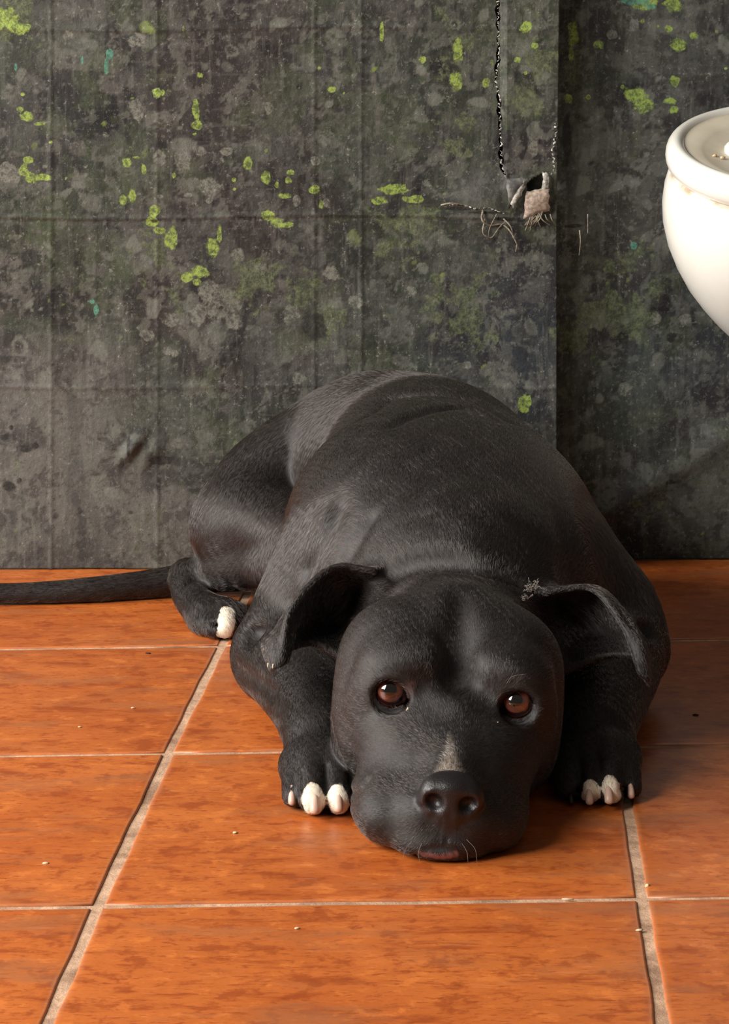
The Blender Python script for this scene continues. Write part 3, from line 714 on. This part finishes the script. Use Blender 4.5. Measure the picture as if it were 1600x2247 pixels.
# eyes
EYE = []
for s in (-1, 1):
    c = (s * 43, 4.2, 83.6); EYE.append(h(*c))
    hell((s * 43, -1, 82), (18, 10, 15), .010)
    hell((s * 43, -8, 83.3), (13.0, 24, 13.2), .003, 'sub')
    up, lo = [], []
    for t in np.linspace(0, math.pi, 9):
        x = -math.cos(t) * 12.2
        y = -8.4 + .022 * x * x
        up.append((s * (43 - 0) + x, y - .5 * math.sin(t), 83.3 + 12.8 * math.sin(t) - (0.05 * x * -s)))
        lo.append((s * (43 - 0) + x, y + .8, 83.3 - 10.2 * math.sin(t) + .05 * x * s))
    hchain(up, [1.3] + [2.1] * 7 + [1.3], .003)
    hchain(lo, [1.2] + [1.8] * 7 + [1.2], .003)
    hchain([(s * 30, -6, 78), (s * 25, -11, 73), (s * 22, -14, 68)], [1.6, 1.4, .6], .006, 'sub')

# ---- ears
L_cup = [[W(872, 1288, 1.915), W(835, 1335, 1.905), W(795, 1392, 1.895), W(765, 1448, 1.885)],
         [W(840, 1266, 1.92), W(775, 1310, 1.935), W(725, 1370, 1.93), W(692, 1412, 1.885)],
         [W(830, 1254, 1.90), W(715, 1262, 1.905), W(655, 1350, 1.890), W(642, 1420, 1.872)],
         [W(822, 1252, 1.885), W(728, 1246, 1.885), W(640, 1335, 1.870), W(620, 1440, 1.858)]]
L_tip = [[W(662, 1330, 1.885), W(645, 1390, 1.870), W(628, 1450, 1.860)],
         [W(628, 1350, 1.880), W(606, 1410, 1.865), W(606, 1462, 1.856)],
         [W(610, 1378, 1.895), W(578, 1415, 1.880), W(594, 1470, 1.860)]]
R_cup = [[W(1150, 1310, 1.915), W(1190, 1360, 1.905), W(1222, 1415, 1.895), W(1238, 1470, 1.885)],
         [W(1180, 1296, 1.92), W(1250, 1335, 1.935), W(1300, 1395, 1.93), W(1322, 1440, 1.885)],
         [W(1190, 1296, 1.90), W(1310, 1296, 1.905), W(1378, 1370, 1.890), W(1396, 1440, 1.875)],
         [W(1196, 1300, 1.885), W(1300, 1294, 1.885), W(1372, 1380, 1.868), W(1408, 1470, 1.855)]]
R_tip = [[W(1362, 1340, 1.885), W(1385, 1400, 1.866), W(1405, 1475, 1.850)],
         [W(1385, 1365, 1.880), W(1408, 1420, 1.860), W(1420, 1492, 1.850)],
         [W(1400, 1390, 1.895), W(1424, 1440, 1.880), W(1424, 1500, 1.860)]]
for cup, tip in ((L_cup, L_tip), (R_cup, R_tip)):
    HF.sheet(cup, [.0045, .0028, .0024, .0020], .006)
    HF.sheet(tip, [.0022, .0020, .0016], .004)

_y = D.y[sl[1]][None, :, None]; _z = D.z[sl[2]][None, None, :]; _x = D.x[sl[0]][:, None, None]
D.blend(sl, HF.F, (.003 + .030 * np.clip((_y - 1.80) / .06, 0, 1) * np.clip((_z - .085) / .03, 0, 1) * np.clip(1 - (np.abs(_x - .07) - .07) / .02, 0, 1)).astype(np.float32), 'add')

# ---- skin folds on the neck, back and shoulder, gaps between the toes
D.groove([(842, 1266), (880, 1246), (930, 1233), (990, 1234), (1060, 1250), (1140, 1278)], [.001, .006, .0075, .007, .004, .001], .014)
D.groove([(742, 1110), (712, 1170), (690, 1215), (672, 1250)], [.0006, .0018, .0022, .0010], .016)
D.groove([(810, 1140), (785, 1180), (765, 1215)], [.0005, .0012, .0006], .016)
D.groove([(800, 915), (850, 884), (940, 866), (1040, 880), (1120, 930)], [.0006, .0012, .0018, .0012, .0006], .016)
D.groove([(860, 935), (930, 905), (1010, 900), (1080, 925)], [.0004, .001, .001, .0004], .016)
D.groove([(395, 1300), (430, 1272), (480, 1278), (520, 1300)], [.0006, .002, .002, .0006], .010)
for x0, x1, y0, y1, r in ((716, 717, 1680, 1783, .0017), (664, 662, 1690, 1775, .0016), (766, 768, 1690, 1780, .0015), (1316, 1318, 1672, 1762, .0015), (1362, 1368, 1680, 1755, .0015), (1274, 1272, 1680, 1760, .0013)):
    D.groove([(x0 + (x1 - x0) * t, y0 + (y1 - y0) * t) for t in (0, .33, .66, 1)], [r * .3, r, r * 1.2, r * 1.2], .004)
D.groove([(478, 1335), (474, 1370), (474, 1405)], [.0008, .002, .002], .004)
D.groove([(885, 1888), (912, 1876), (935, 1866), (960, 1862), (990, 1865), (1012, 1874), (1038, 1888)], [.0005, .0010, .0015, .0017, .0015, .0010, .0005], .003)
D.groove([(768, 1750), (786, 1738), (806, 1716)], [.0020, .0014, .0004], .008)
D.groove([(972, 1796), (968, 1818), (964, 1846)], [.0010, .0010, .0008], .0015)
# hollow between upper arm and forearm
D.ell(D.surf(552, 1398, 1.93) + np.array([.001, .003, .001]), (.0125, .017, .0090), .007, roty(-12), 'sub')
D.groove([(515, 1470), (555, 1492), (600, 1520)], [.0006, .002, .001], .012)
D.ell(D.surf(1428, 1392, 1.93) + np.array([-.001, .003, .001]), (.0115, .015, .0080), .007, roty(12), 'sub')
# rests on the floor
D.F = np.maximum(D.F, -(D.z[None, None, :] - .0006))
V, Q = D.mesh()
V = smooth_mesh(V, Q, 4, .5)
NV = vnormals(V, Q)
# ---------------------------------------------------------------- dog: coat markings, eyes, claws, fur
def marks(P, defs, soft=.35):
    m = np.zeros(len(P))
    for (px, py, r) in defs:
        q = np.linalg.norm(P - D.surf(px, py), axis=1) / r
        m = np.maximum(m, np.clip((1 + soft - q) / (2 * soft), 0, 1))
    return m
WHITE = [(684, 1735, .0085), (680, 1755, .0095), (690, 1770, .010), (698, 1750, .007), (688, 1745, .008), (738, 1738, .0070), (741, 1748, .008), (742, 1758, .008), (744, 1772, .009),
         (1297, 1724, .0055), (1297, 1735, .007), (1296, 1748, .0075), (1336, 1714, .0065), (1342, 1726, .008), (1346, 1740, .0075), (1352, 1750, .006),
         (500, 1338, .007), (499, 1348, .008), (498, 1360, .009), (496, 1378, .009), (492, 1398, .008)]
GREYW = [(986, 1692, .0065), (975, 1700, .005), (1000, 1695, .005), (988, 1672, .006), (986, 1650, .0048), (987, 1630, .0035), (985, 1612, .0025), (1010, 1700, .003)]
PINK = [(920, 1875, .0020), (932, 1879, .0026), (944, 1881, .0029), (958, 1883, .0029), (972, 1883, .0029), (986, 1880, .0028), (1000, 1875, .0022)]
RIMS = [(893, 1515, .0045), (897, 1535, .005), (903, 1500, .0028), (820, 1530, .0028), (1102, 1528, .0028), (1100, 1550, .003)]
NOSEC = h(0, -98, 43)
def blaze(P):
    L = [((986, 1606), .0012, .2), ((988, 1640), .0028, .55), ((988, 1668), .0050, .8), ((986, 1690), .0075, 1.), ((984, 1704), .0100, 1.)]
    m = np.zeros(len(P)); S = [(D.surf(*p), r, a) for p, r, a in L]
    for (p, r0, a0), (q, r1, a1) in zip(S[:-1], S[1:]):
        e = q - p; u = np.clip((P - p) @ e / (e @ e), 0, 1)
        d = np.linalg.norm(P - p - u[:, None] * e, axis=1) / (r0 + (r1 - r0) * u)
        m = np.maximum(m, np.clip(1.5 - d, 0, 1) * (a0 + (a1 - a0) * u))
    return m
def masks(P):
    q = (P - NOSEC) @ HR / np.array([.0235, .0200, .0185])
    nose = np.clip((1.0 - np.linalg.norm(q, axis=1)) * 6 + .5, 0, 1)
    loc = (P - H0) @ HR * 1000
    phil = np.clip(1.5 - np.abs(loc[:, 0]) / 3.2, 0, 1) * (loc[:, 1] < -100) * (loc[:, 2] > 14) * (loc[:, 2] < 34)
    nose = np.maximum(nose * (loc[:, 1] < -88), phil)
    return marks(P, WHITE, .25), blaze(P), np.maximum(marks(P, PINK, .3), .22 * marks(P, RIMS, .6)), nose
wm, gm, pm, nm_ = masks(V)
t = NT('black_dog_skin'); v = t.coord('Object')
c = t.mix(t.noise(v, 60, 4), srgb(30, 24, 22), srgb(20, 16, 15))
fine = t.step(t.noise(v, 420, 3, .7), .3, .7)
c = t.mix(t.math('MULTIPLY', t.attr('greyed').outputs['Fac'], t.math('ADD', .25, t.math('MULTIPLY', fine, .4))), c, srgb(176, 158, 142))
c = t.mix(t.step(t.math('ADD', t.attr('white').outputs['Fac'], t.math('MULTIPLY', t.math('SUBTRACT', t.noise(v, 380, 3), .5), .8)), .35, .65), c, srgb(232, 218, 196))
c = t.mix(t.attr('pink').outputs['Fac'], c, srgb(120, 74, 68))
ns = t.attr('nose').outputs['Fac']
c = t.mix(ns, c, srgb(26, 22, 22))
pebble = t.math('MULTIPLY', t.voro(v, 900), t.math('MULTIPLY', ns, .2))
t.bsdf(c, t.math('SUBTRACT', .62, t.math('MULTIPLY', ns, .20)), t.bump(t.math('ADD', t.math('MULTIPLY', t.noise(v, 300, 4), .3), pebble), .5, .0012), Specular_IOR_Level=.5)
M_SKIN = t.m
dog = bpy.data.objects.new('dog', None); scene.collection.objects.link(dog); dog.location = (.07, 2.0, 0)
tag(dog, 'black short-haired dog with white toes lying flat, chin on the tiled floor', 'dog')
OFF = np.array([.07, 2.0, 0])
me = bpy.data.meshes.new('body')
quad_mesh(me, V - OFF, Q)
for nm, f in (('white', wm), ('greyed', gm), ('pink', pm), ('nose', nm_)):
    me.attributes.new(nm, 'FLOAT', 'POINT').data.foreach_set('value', f.astype(np.float32))
body = link('body', me, dog, M_SKIN)

# eyes: ball with cornea bulge, iris and pupil by angle from the gaze
def mat_eye():
    t = NT('brown_eye'); co = t.n('ShaderNodeTexCoord').outputs['Object']
    nrm = t.n('ShaderNodeVectorMath', operation='NORMALIZE'); t.l(co, nrm.inputs[0])
    sp = t.n('ShaderNodeSeparateXYZ'); t.l(nrm.outputs[0], sp.inputs[0])
    ang = t.math('ARCCOSINE', t.math('MULTIPLY', sp.outputs[1], -1.))
    fib = t.noise(co, 900, 3)
    iris = t.mix(fib, srgb(74, 42, 30), srgb(48, 25, 18))
    iris = t.mix(t.step(ang, .30, .62), iris, srgb(104, 58, 44))
    c = t.mix(t.step(ang, .31, .36), (.004, .003, .003), iris)
    c = t.mix(t.step(ang, .66, .74), c, srgb(34, 14, 12))
    c = t.mix(t.step(ang, .86, 1.0), c, srgb(84, 46, 40))
    t.bsdf(c, .06, None, Specular_IOR_Level=.8, Coat_Weight=1., Coat_Roughness=.02); return t.m
M_EYE = mat_eye()
for k, cpos in enumerate(EYE):
    r = .0134; Vv, Ff = [], []; n, mrings = 40, 28
    for i in range(mrings + 1):
        a = math.pi * i / mrings
        rr_ = r * (1 + .035 * max(0, math.cos(min(a / .75, 1) * math.pi / 2)))
        for j in range(n):
            w = 2 * math.pi * j / n; Vv.append((rr_ * math.sin(a) * math.cos(w), -rr_ * math.cos(a), rr_ * math.sin(a) * math.sin(w)))
    for i in range(mrings):
        for j in range(n): Ff.append((i * n + j, (i + 1) * n + j, (i + 1) * n + (j + 1) % n, i * n + (j + 1) % n))
    o = link('eye', mesh('eye', Vv, Ff), dog, M_EYE); o.location = cpos - OFF
    o['label'] = ('brown eye with a bright window reflection', 'shaded amber-brown eye')[k]
    g = np.array(camo.location) + np.array([-.10, 0, .12]) - cpos
    o.rotation_euler = Vector(-g).to_track_quat('Y', 'Z').to_euler()

# claws
t = NT('pale_claw'); v = t.coord('Object'); t.bsdf(t.mix(t.noise(v, 200, 3), srgb(226, 196, 176), srgb(200, 160, 140)), .35, None, Subsurface_Weight=.15, Subsurface_Radius=(.004, .002, .001)); M_CLAW = t.m
t = NT('dark_claw'); t.bsdf(srgb(40, 32, 30), .35); M_CLAWD = t.m
def claw(px, py, ln, w, mat):
    p = D.surf(px, py); P, R = [], []
    for u in np.linspace(0, 1, 9):
        P.append(p - OFF + np.array([0, .0030 - .0080 * math.sin(u * 1.7), -ln * u])); R.append(w * (.75 + .5 * math.sin(u * 2.2)) * (1 if u < .9 else .55))
    for q in P: q[2] = max(q[2], .0012)
    V_, F_ = tube(P, R, 10); link('claw', mesh('claw', V_, F_), dog, mat)
for a in ((691, 1748, .0105, .0029), (743, 1745, .0105, .0027), (641, 1728, .011, .0021), (1293, 1735, .0085, .0022), (1336, 1730, .0095, .0026), (1384, 1720, .0090, .0020)): claw(*a, M_CLAW)
for a in ((1252, 1742, .006, .0018),): claw(*a, M_CLAWD)

# fur
FLOW = [((985, 1685), (992, 1620)), ((1000, 1590), (1004, 1500)), ((1005, 1470), (1010, 1360)), ((1010, 1350), (1012, 1290)), ((900, 1450), (880, 1360)), ((830, 1460), (790, 1400)), ((860, 1350), (850, 1300)), ((1110, 1450), (1130, 1370)), ((1190, 1450), (1220, 1410)),
  ((900, 1620), (830, 1590)), ((860, 1580), (800, 1565)), ((800, 1560), (745, 1530)), ((830, 1680), (770, 1640)), ((780, 1600), (735, 1590)), ((760, 1500), (742, 1450)), ((900, 1740), (840, 1720)), ((880, 1790), (810, 1790)), ((850, 1840), (810, 1810)), ((930, 1840), (900, 1870)), ((1000, 1840), (1010, 1870)), ((960, 1650), (900, 1640)),
  ((1060, 1640), (1120, 1610)), ((1120, 1600), (1180, 1580)), ((1180, 1560), (1225, 1530)), ((1100, 1690), (1180, 1650)), ((1075, 1760), (1130, 1740)), ((1080, 1830), (1130, 1800)), ((1030, 1560), (1060, 1480)), ((950, 1560), (930, 1480)),
  ((1000, 1260), (1000, 1190)), ((900, 1220), (880, 1140)), ((1120, 1230), (1140, 1150)), ((820, 1190), (790, 1110)), ((1240, 1200), (1250, 1110)), ((960, 1120), (955, 1040)), ((1060, 1080), (1060, 1000)), ((860, 1060), (850, 980)), ((1180, 1080), (1170, 1000)), ((950, 960), (940, 900)), ((1060, 940), (1040, 890)), ((850, 920), (840, 870)), ((760, 1020), (755, 940)), ((900, 860), (880, 835)),
  ((720, 1150), (690, 1210)), ((640, 1200), (600, 1270)), ((560, 1300), (535, 1370)), ((540, 1400), (560, 1470)), ((1320, 1200), (1350, 1280)), ((1420, 1290), (1445, 1360)), ((1450, 1400), (1420, 1460)), ((690, 1470), (690, 1550)), ((660, 1560), (660, 1640)), ((690, 1660), (690, 1720)), ((1320, 1480), (1320, 1560)), ((1340, 1600), (1345, 1680)), ((1260, 1650), (1255, 1720)),
  ((700, 880), (620, 930)), ((620, 940), (530, 1010)), ((520, 1010), (460, 1100)), ((600, 1050), (560, 1150)), ((450, 1120), (440, 1200)), ((480, 1230), (400, 1255)), ((400, 1290), (440, 1350)), ((460, 1350), (470, 1400)), ((360, 1277), (250, 1292)), ((200, 1295), (60, 1302)),
  ((800, 1252), (730, 1250)), ((680, 1290), (650, 1350)), ((620, 1380), (600, 1450)), ((1230, 1295), (1310, 1297)), ((1350, 1340), (1390, 1410)), ((1400, 1430), (1420, 1490))]
fp = np.array([D.surf(*a) for a, b in FLOW]); fd = np.array([D.surf(*b) for a, b in FLOW]) - fp; fd /= np.linalg.norm(fd, axis=1)[:, None]
NH = 430000
rs = np.random.RandomState(4)
A_ = .5 * np.linalg.norm(np.cross(V[Q[:, 2]] - V[Q[:, 0]], V[Q[:, 3]] - V[Q[:, 1]]), axis=1)
fc = V[Q].mean(1)
dens = np.where(fc[:, 1] < 1.90, 1.7, 1.0) * (fc[:, 2] > .003)
pr = np.cumsum(A_ * dens); qi = np.searchsorted(pr, rs.rand(NH) * pr[-1])
a, b = rs.rand(NH, 1), rs.rand(NH, 1)
root = (V[Q[qi, 0]] * (1 - a) + V[Q[qi, 1]] * a) * (1 - b) + (V[Q[qi, 3]] * (1 - a) + V[Q[qi, 2]] * a) * b
nor = (NV[Q[qi, 0]] * (1 - a) + NV[Q[qi, 1]] * a) * (1 - b) + (NV[Q[qi, 3]] * (1 - a) + NV[Q[qi, 2]] * a) * b
nor /= np.linalg.norm(nor, axis=1)[:, None] + 1e-9
w_, g_, p_, n_ = masks(root)
keep = (n_ < .3) & (p_ < .5)
for c_ in EYE: keep &= np.linalg.norm(root - c_, axis=1) > .0162
root, nor, w_, g_ = root[keep], nor[keep], w_[keep], g_[keep]; N = len(root)
fl_ = np.zeros((N, 3)); sw = np.zeros((N, 1))
for p0, d0 in zip(fp, fd):
    w = 1 / (((root - p0) ** 2).sum(1)[:, None] + 1e-4) ** 2; fl_ += w * d0; sw += w
fl_ /= sw; fl_ -= (fl_ * nor).sum(1)[:, None] * nor; fl_ /= np.linalg.norm(fl_, axis=1)[:, None] + 1e-9
side = np.cross(nor, fl_)
face = root[:, 1] < 1.80
ln = np.where(face, .0042, .0066) * rs.uniform(.65, 1.25, N); ln = np.where(w_ > .3, .0034, ln)
ln *= np.where(root[:, 1] < 1.66, .75, 1.)
ear = (root[:, 1] > 1.76) & (root[:, 1] < 1.87) & (np.abs(root[:, 0] - .065) > .05) & (root[:, 2] > .05); ln = np.where(ear, np.minimum(ln, .0034), ln)
cl = np.stack([np.sin(root @ np.array(f_) + o_) for f_, o_ in (((900, 300, 500), 0), ((-400, 800, 700), 2), ((500, -700, 900), 4), ((1300, 900, -800), 1))], 1)
ph = cl[:, :2].sum(1) * .16 + np.sin(root[:, 0] * 140 + 2 * np.sin(root[:, 1] * 90)) * .10 + rs.normal(0, .12, N)
dirv = fl_ + side * ph[:, None]; dirv /= np.linalg.norm(dirv, axis=1)[:, None]
lift = np.clip(rs.uniform(.04, .20, N) + .05 * cl[:, 2] + .03 * cl[:, 3], .02, .4)
ts = np.array([0, .35, .7, 1.])
pos = np.zeros((N, 4, 3))
for k, u in enumerate(ts):
    pos[:, k] = root - nor * .0003 + (dirv * u + nor * (lift * (u - .55 * u * u))[:, None]) * ln[:, None]
def field_at(P):
    I, T = [], []
    for c_, g_a in enumerate((D.x, D.y, D.z)):
        i = np.clip(np.searchsorted(g_a, P[:, c_]) - 1, 0, len(g_a) - 2); I.append(i); T.append(np.clip((P[:, c_] - g_a[i]) / (g_a[i + 1] - g_a[i]), 0, 1))
    out = 0
    for q in range(8):
        o_ = [(q >> s_) & 1 for s_ in range(3)]; out = out + D.F[I[0] + o_[0], I[1] + o_[1], I[2] + o_[2]] * np.prod([T[s_] if o_[s_] else 1 - T[s_] for s_ in range(3)], axis=0)
    return out
for k in (1, 2, 3):      # hairs lie on the skin, not in it
    pos[:, k] += nor * np.clip(.00005 + .00030 * ts[k] - field_at(pos[:, k]), 0, .0022)[:, None]
pos[:, :, 2] = np.maximum(pos[:, :, 2], .0003)
hc = bpy.data.hair_curves.new('fur'); hc.add_curves([4] * N)
hc.attributes['position'].data.foreach_set('vector', (pos - OFF).astype(np.float32).ravel())
rad = np.where(face, .000085, .00013)[:, None] * np.array([1., .9, .6, .12])[None, :]
(hc.attributes.get('radius') or hc.attributes.new('radius', 'FLOAT', 'POINT')).data.foreach_set('value', rad.astype(np.float32).ravel())
wc = np.clip(np.where(rs.rand(N) < np.clip(w_ * 1.6 - .3, 0, 1), 1., 0.) + np.where(rs.rand(N) < g_ * .8, .55, 0.) + np.where(rs.rand(N) < .0012, .35, 0), 0, 1)
hc.attributes.new('pale', 'FLOAT', 'CURVE').data.foreach_set('value', wc.astype(np.float32))
t = NT('short_black_coat'); hb = t.n('ShaderNodeBsdfHairPrincipled'); hb.model = 'CHIANG'; hb.parametrization = 'COLOR'
hi = t.n('ShaderNodeHairInfo')
dk = t.mix(hi.outputs['Random'], (.012, .0080, .0062), (.034, .0250, .0208))
t.l(t.mix(t.attr('pale').outputs['Fac'], dk, srgb(236, 222, 200)), hb.inputs['Color'])
hb.inputs['Roughness'].default_value = .27; hb.inputs['Radial Roughness'].default_value = .38; hb.inputs['Random Roughness'].default_value = .2
t.l(hb.outputs[0], t.out.inputs[0]); hc.materials.append(t.m)
fur = link('fur', hc, dog); fur['kind'] = 'stuff'; fur['label'] = 'short glossy black coat'

# whiskers, eye crust and the flecks on coat
t = NT('pale_whisker'); t.bsdf(srgb(138, 130, 122), .5); M_WHISK = t.m
t = NT('yellowish_crust'); t.bsdf(srgb(214, 200, 168), .6); M_CRUST = t.m
def whisker(pix, out, w=.00011, mat=None, name='whisker', lift=.0):
    P = [D.surf(*pix[0]) - OFF]
    for i, (x, y) in enumerate(pix[1:]):
        q = D.surf(x, y) - OFF; ref = P[0] + (W(x, y, 1.7) - W(*pix[0], 1.7)); f = (i + 1) / (len(pix) - 1)
        P.append(ref + np.array([0, -out * f, .0]))
    P = catmull(np.array(P), 12); V_, F_ = tube(P, np.linspace(w, w * .35, 12), 5); link(name, mesh(name, V_, F_), dog, mat or M_WHISK)
for pix, out in (([(802, 1766), (780, 1760), (758, 1752)], .012), ([(738, 1568), (715, 1560), (688, 1546)], .010), ([(1112, 1500), (1124, 1480), (1155, 1470)], .010), ([(926, 1850), (918, 1868), (922, 1888)], .006), ([(905, 1845), (890, 1860), (884, 1880)], .006), ([(1024, 1842), (1042, 1860), (1046, 1888)], .007), ([(1012, 1848), (1024, 1866), (1026, 1886)], .006), ([(845, 1790), (815, 1788), (792, 1796)], .012), ([(950, 1475), (944, 1455), (930, 1446)], .008)):
    whisker(pix, out)
for pix in ([(896, 1553), (890, 1562), (880, 1570)], [(897, 1556), (894, 1560), (892, 1564)], [(1092, 1584), (1095, 1594), (1091, 1602)]): whisker(pix, .001, .0007, M_CRUST, 'eye_crust')
for (x, y) in ((589, 1455), (600, 1457)): whisker([(x, y), (x - 1, y + 5), (x - 1, y + 10)], .0006, .0007, M_CRUST, 'pale_fleck')
# lint caught beside the right ear
t = NT('grey_lint'); t.bsdf(srgb(150, 142, 134), .9); M_LINT = t.m
rl = random.Random(21); parts = []
for cx, cy, n in ((1168, 1292, 26), (1152, 1312, 12)):
    for _ in range(n):
        p = D.surf(cx + rl.uniform(-12, 12), cy + rl.uniform(-9, 9)); p = p + np.array([0, -.001, .001]); P = [p]
        for _ in range(5): P.append(P[-1] + np.array([rl.uniform(-1, 1), rl.uniform(-.7, .5), rl.uniform(-.7, 1)]) * .0022)
        parts.append(tube(catmull(np.array(P), 10), .00016, 4))
V_, F_ = join(parts); tag(link('lint_tuft', mesh('lint_tuft', V_, F_), None, M_LINT), 'small tuft of grey lint on the dog beside its right-hand ear', 'lint')
# crumbs on the floor and in the basin
M_CRUMB = flat_mat('pale_crumb', (226, 206, 176), (196, 160, 120), 500); M_CRUMBD = flat_mat('dark_crumb', (52, 36, 28), (34, 24, 20), 500)
def crumb(p, sx, sy, sz, mat, label, group=None):
    rc = random.Random(int(p[0] * 1e5) ^ int(p[1] * 1e5)); bm = bmesh.new(); bmesh.ops.create_icosphere(bm, subdivisions=2, radius=1)
    for v_ in bm.verts: v_.co *= rc.uniform(.8, 1.15); v_.co = Vector((v_.co.x * sx, v_.co.y * sy, max(v_.co.z, -.6) * sz))
    m_ = bpy.data.meshes.new('crumb'); bm.to_mesh(m_); bm.free(); m_.shade_smooth()
    o = link('crumb', m_, None, mat); o.location = (p[0], p[1], p[2] + .6 * sz); o.rotation_euler = (0, 0, rc.uniform(-.4, .4)); return tag(o, label, 'crumb', group)
for (x, y, a, b, lab) in ((100, 1895, .0022, .0016, 'pale crumb near the left edge of the floor, left of the slanting grout line'), (516, 1828, .0016, .0016, 'pale crumb on the tile just below the left front paw'), (292, 1554, .0016, .0012, 'pale crumb on the tile below the hind paw, nearest the slanting grout line'), (175, 1596, .0013, .001, 'tiny crumb on the second row of tiles, left of centre'), (652, 2038, .0018, .0012, 'tiny pale crumb on the bottom middle tile')):
    crumb(FP(x, y), a, b, .0006, M_CRUMB, lab, 'crumbs on the tiles')
crumb(FP(1246, 1974), .0042, .0014, .0006, M_CRUMB, 'flat pale chip lying along the grout line below the muzzle')
crumb(FP(1404, 2042), .0024, .0014, .0006, M_CRUMB, 'pale chip beside the right grout line near the bottom')
crumb(FP(1421, 1943) + np.array([0, 0, -.0013]), .0016, .0016, .0016, M_CRUMB, 'bright round grain sitting in the right grout line')
crumb(FP(1527, 1570), .0026, .0011, .0008, M_CRUMBD, 'dark sliver of dirt on the tile right of the dog')
crumb(FP(325, 1434), .0026, .0010, .0006, M_CRUMBD, 'dark sliver of dirt on the tile below the tail')
mb = Matrix.LocRotScale(basin.location, basin.rotation_euler, None)
for x, y, r_, lab in ((-192, -20, .0022, 'left of two white crumbs inside the ceramic basin'), (-176, -34, .0026, 'right of two white crumbs inside the ceramic basin')):
    p = mb @ Vector((x * SB, y * SB, 1 * SB)); crumb(np.array(p), r_, r_ * .8, r_ * .7, M_CRUMB, lab, 'crumbs in the basin')
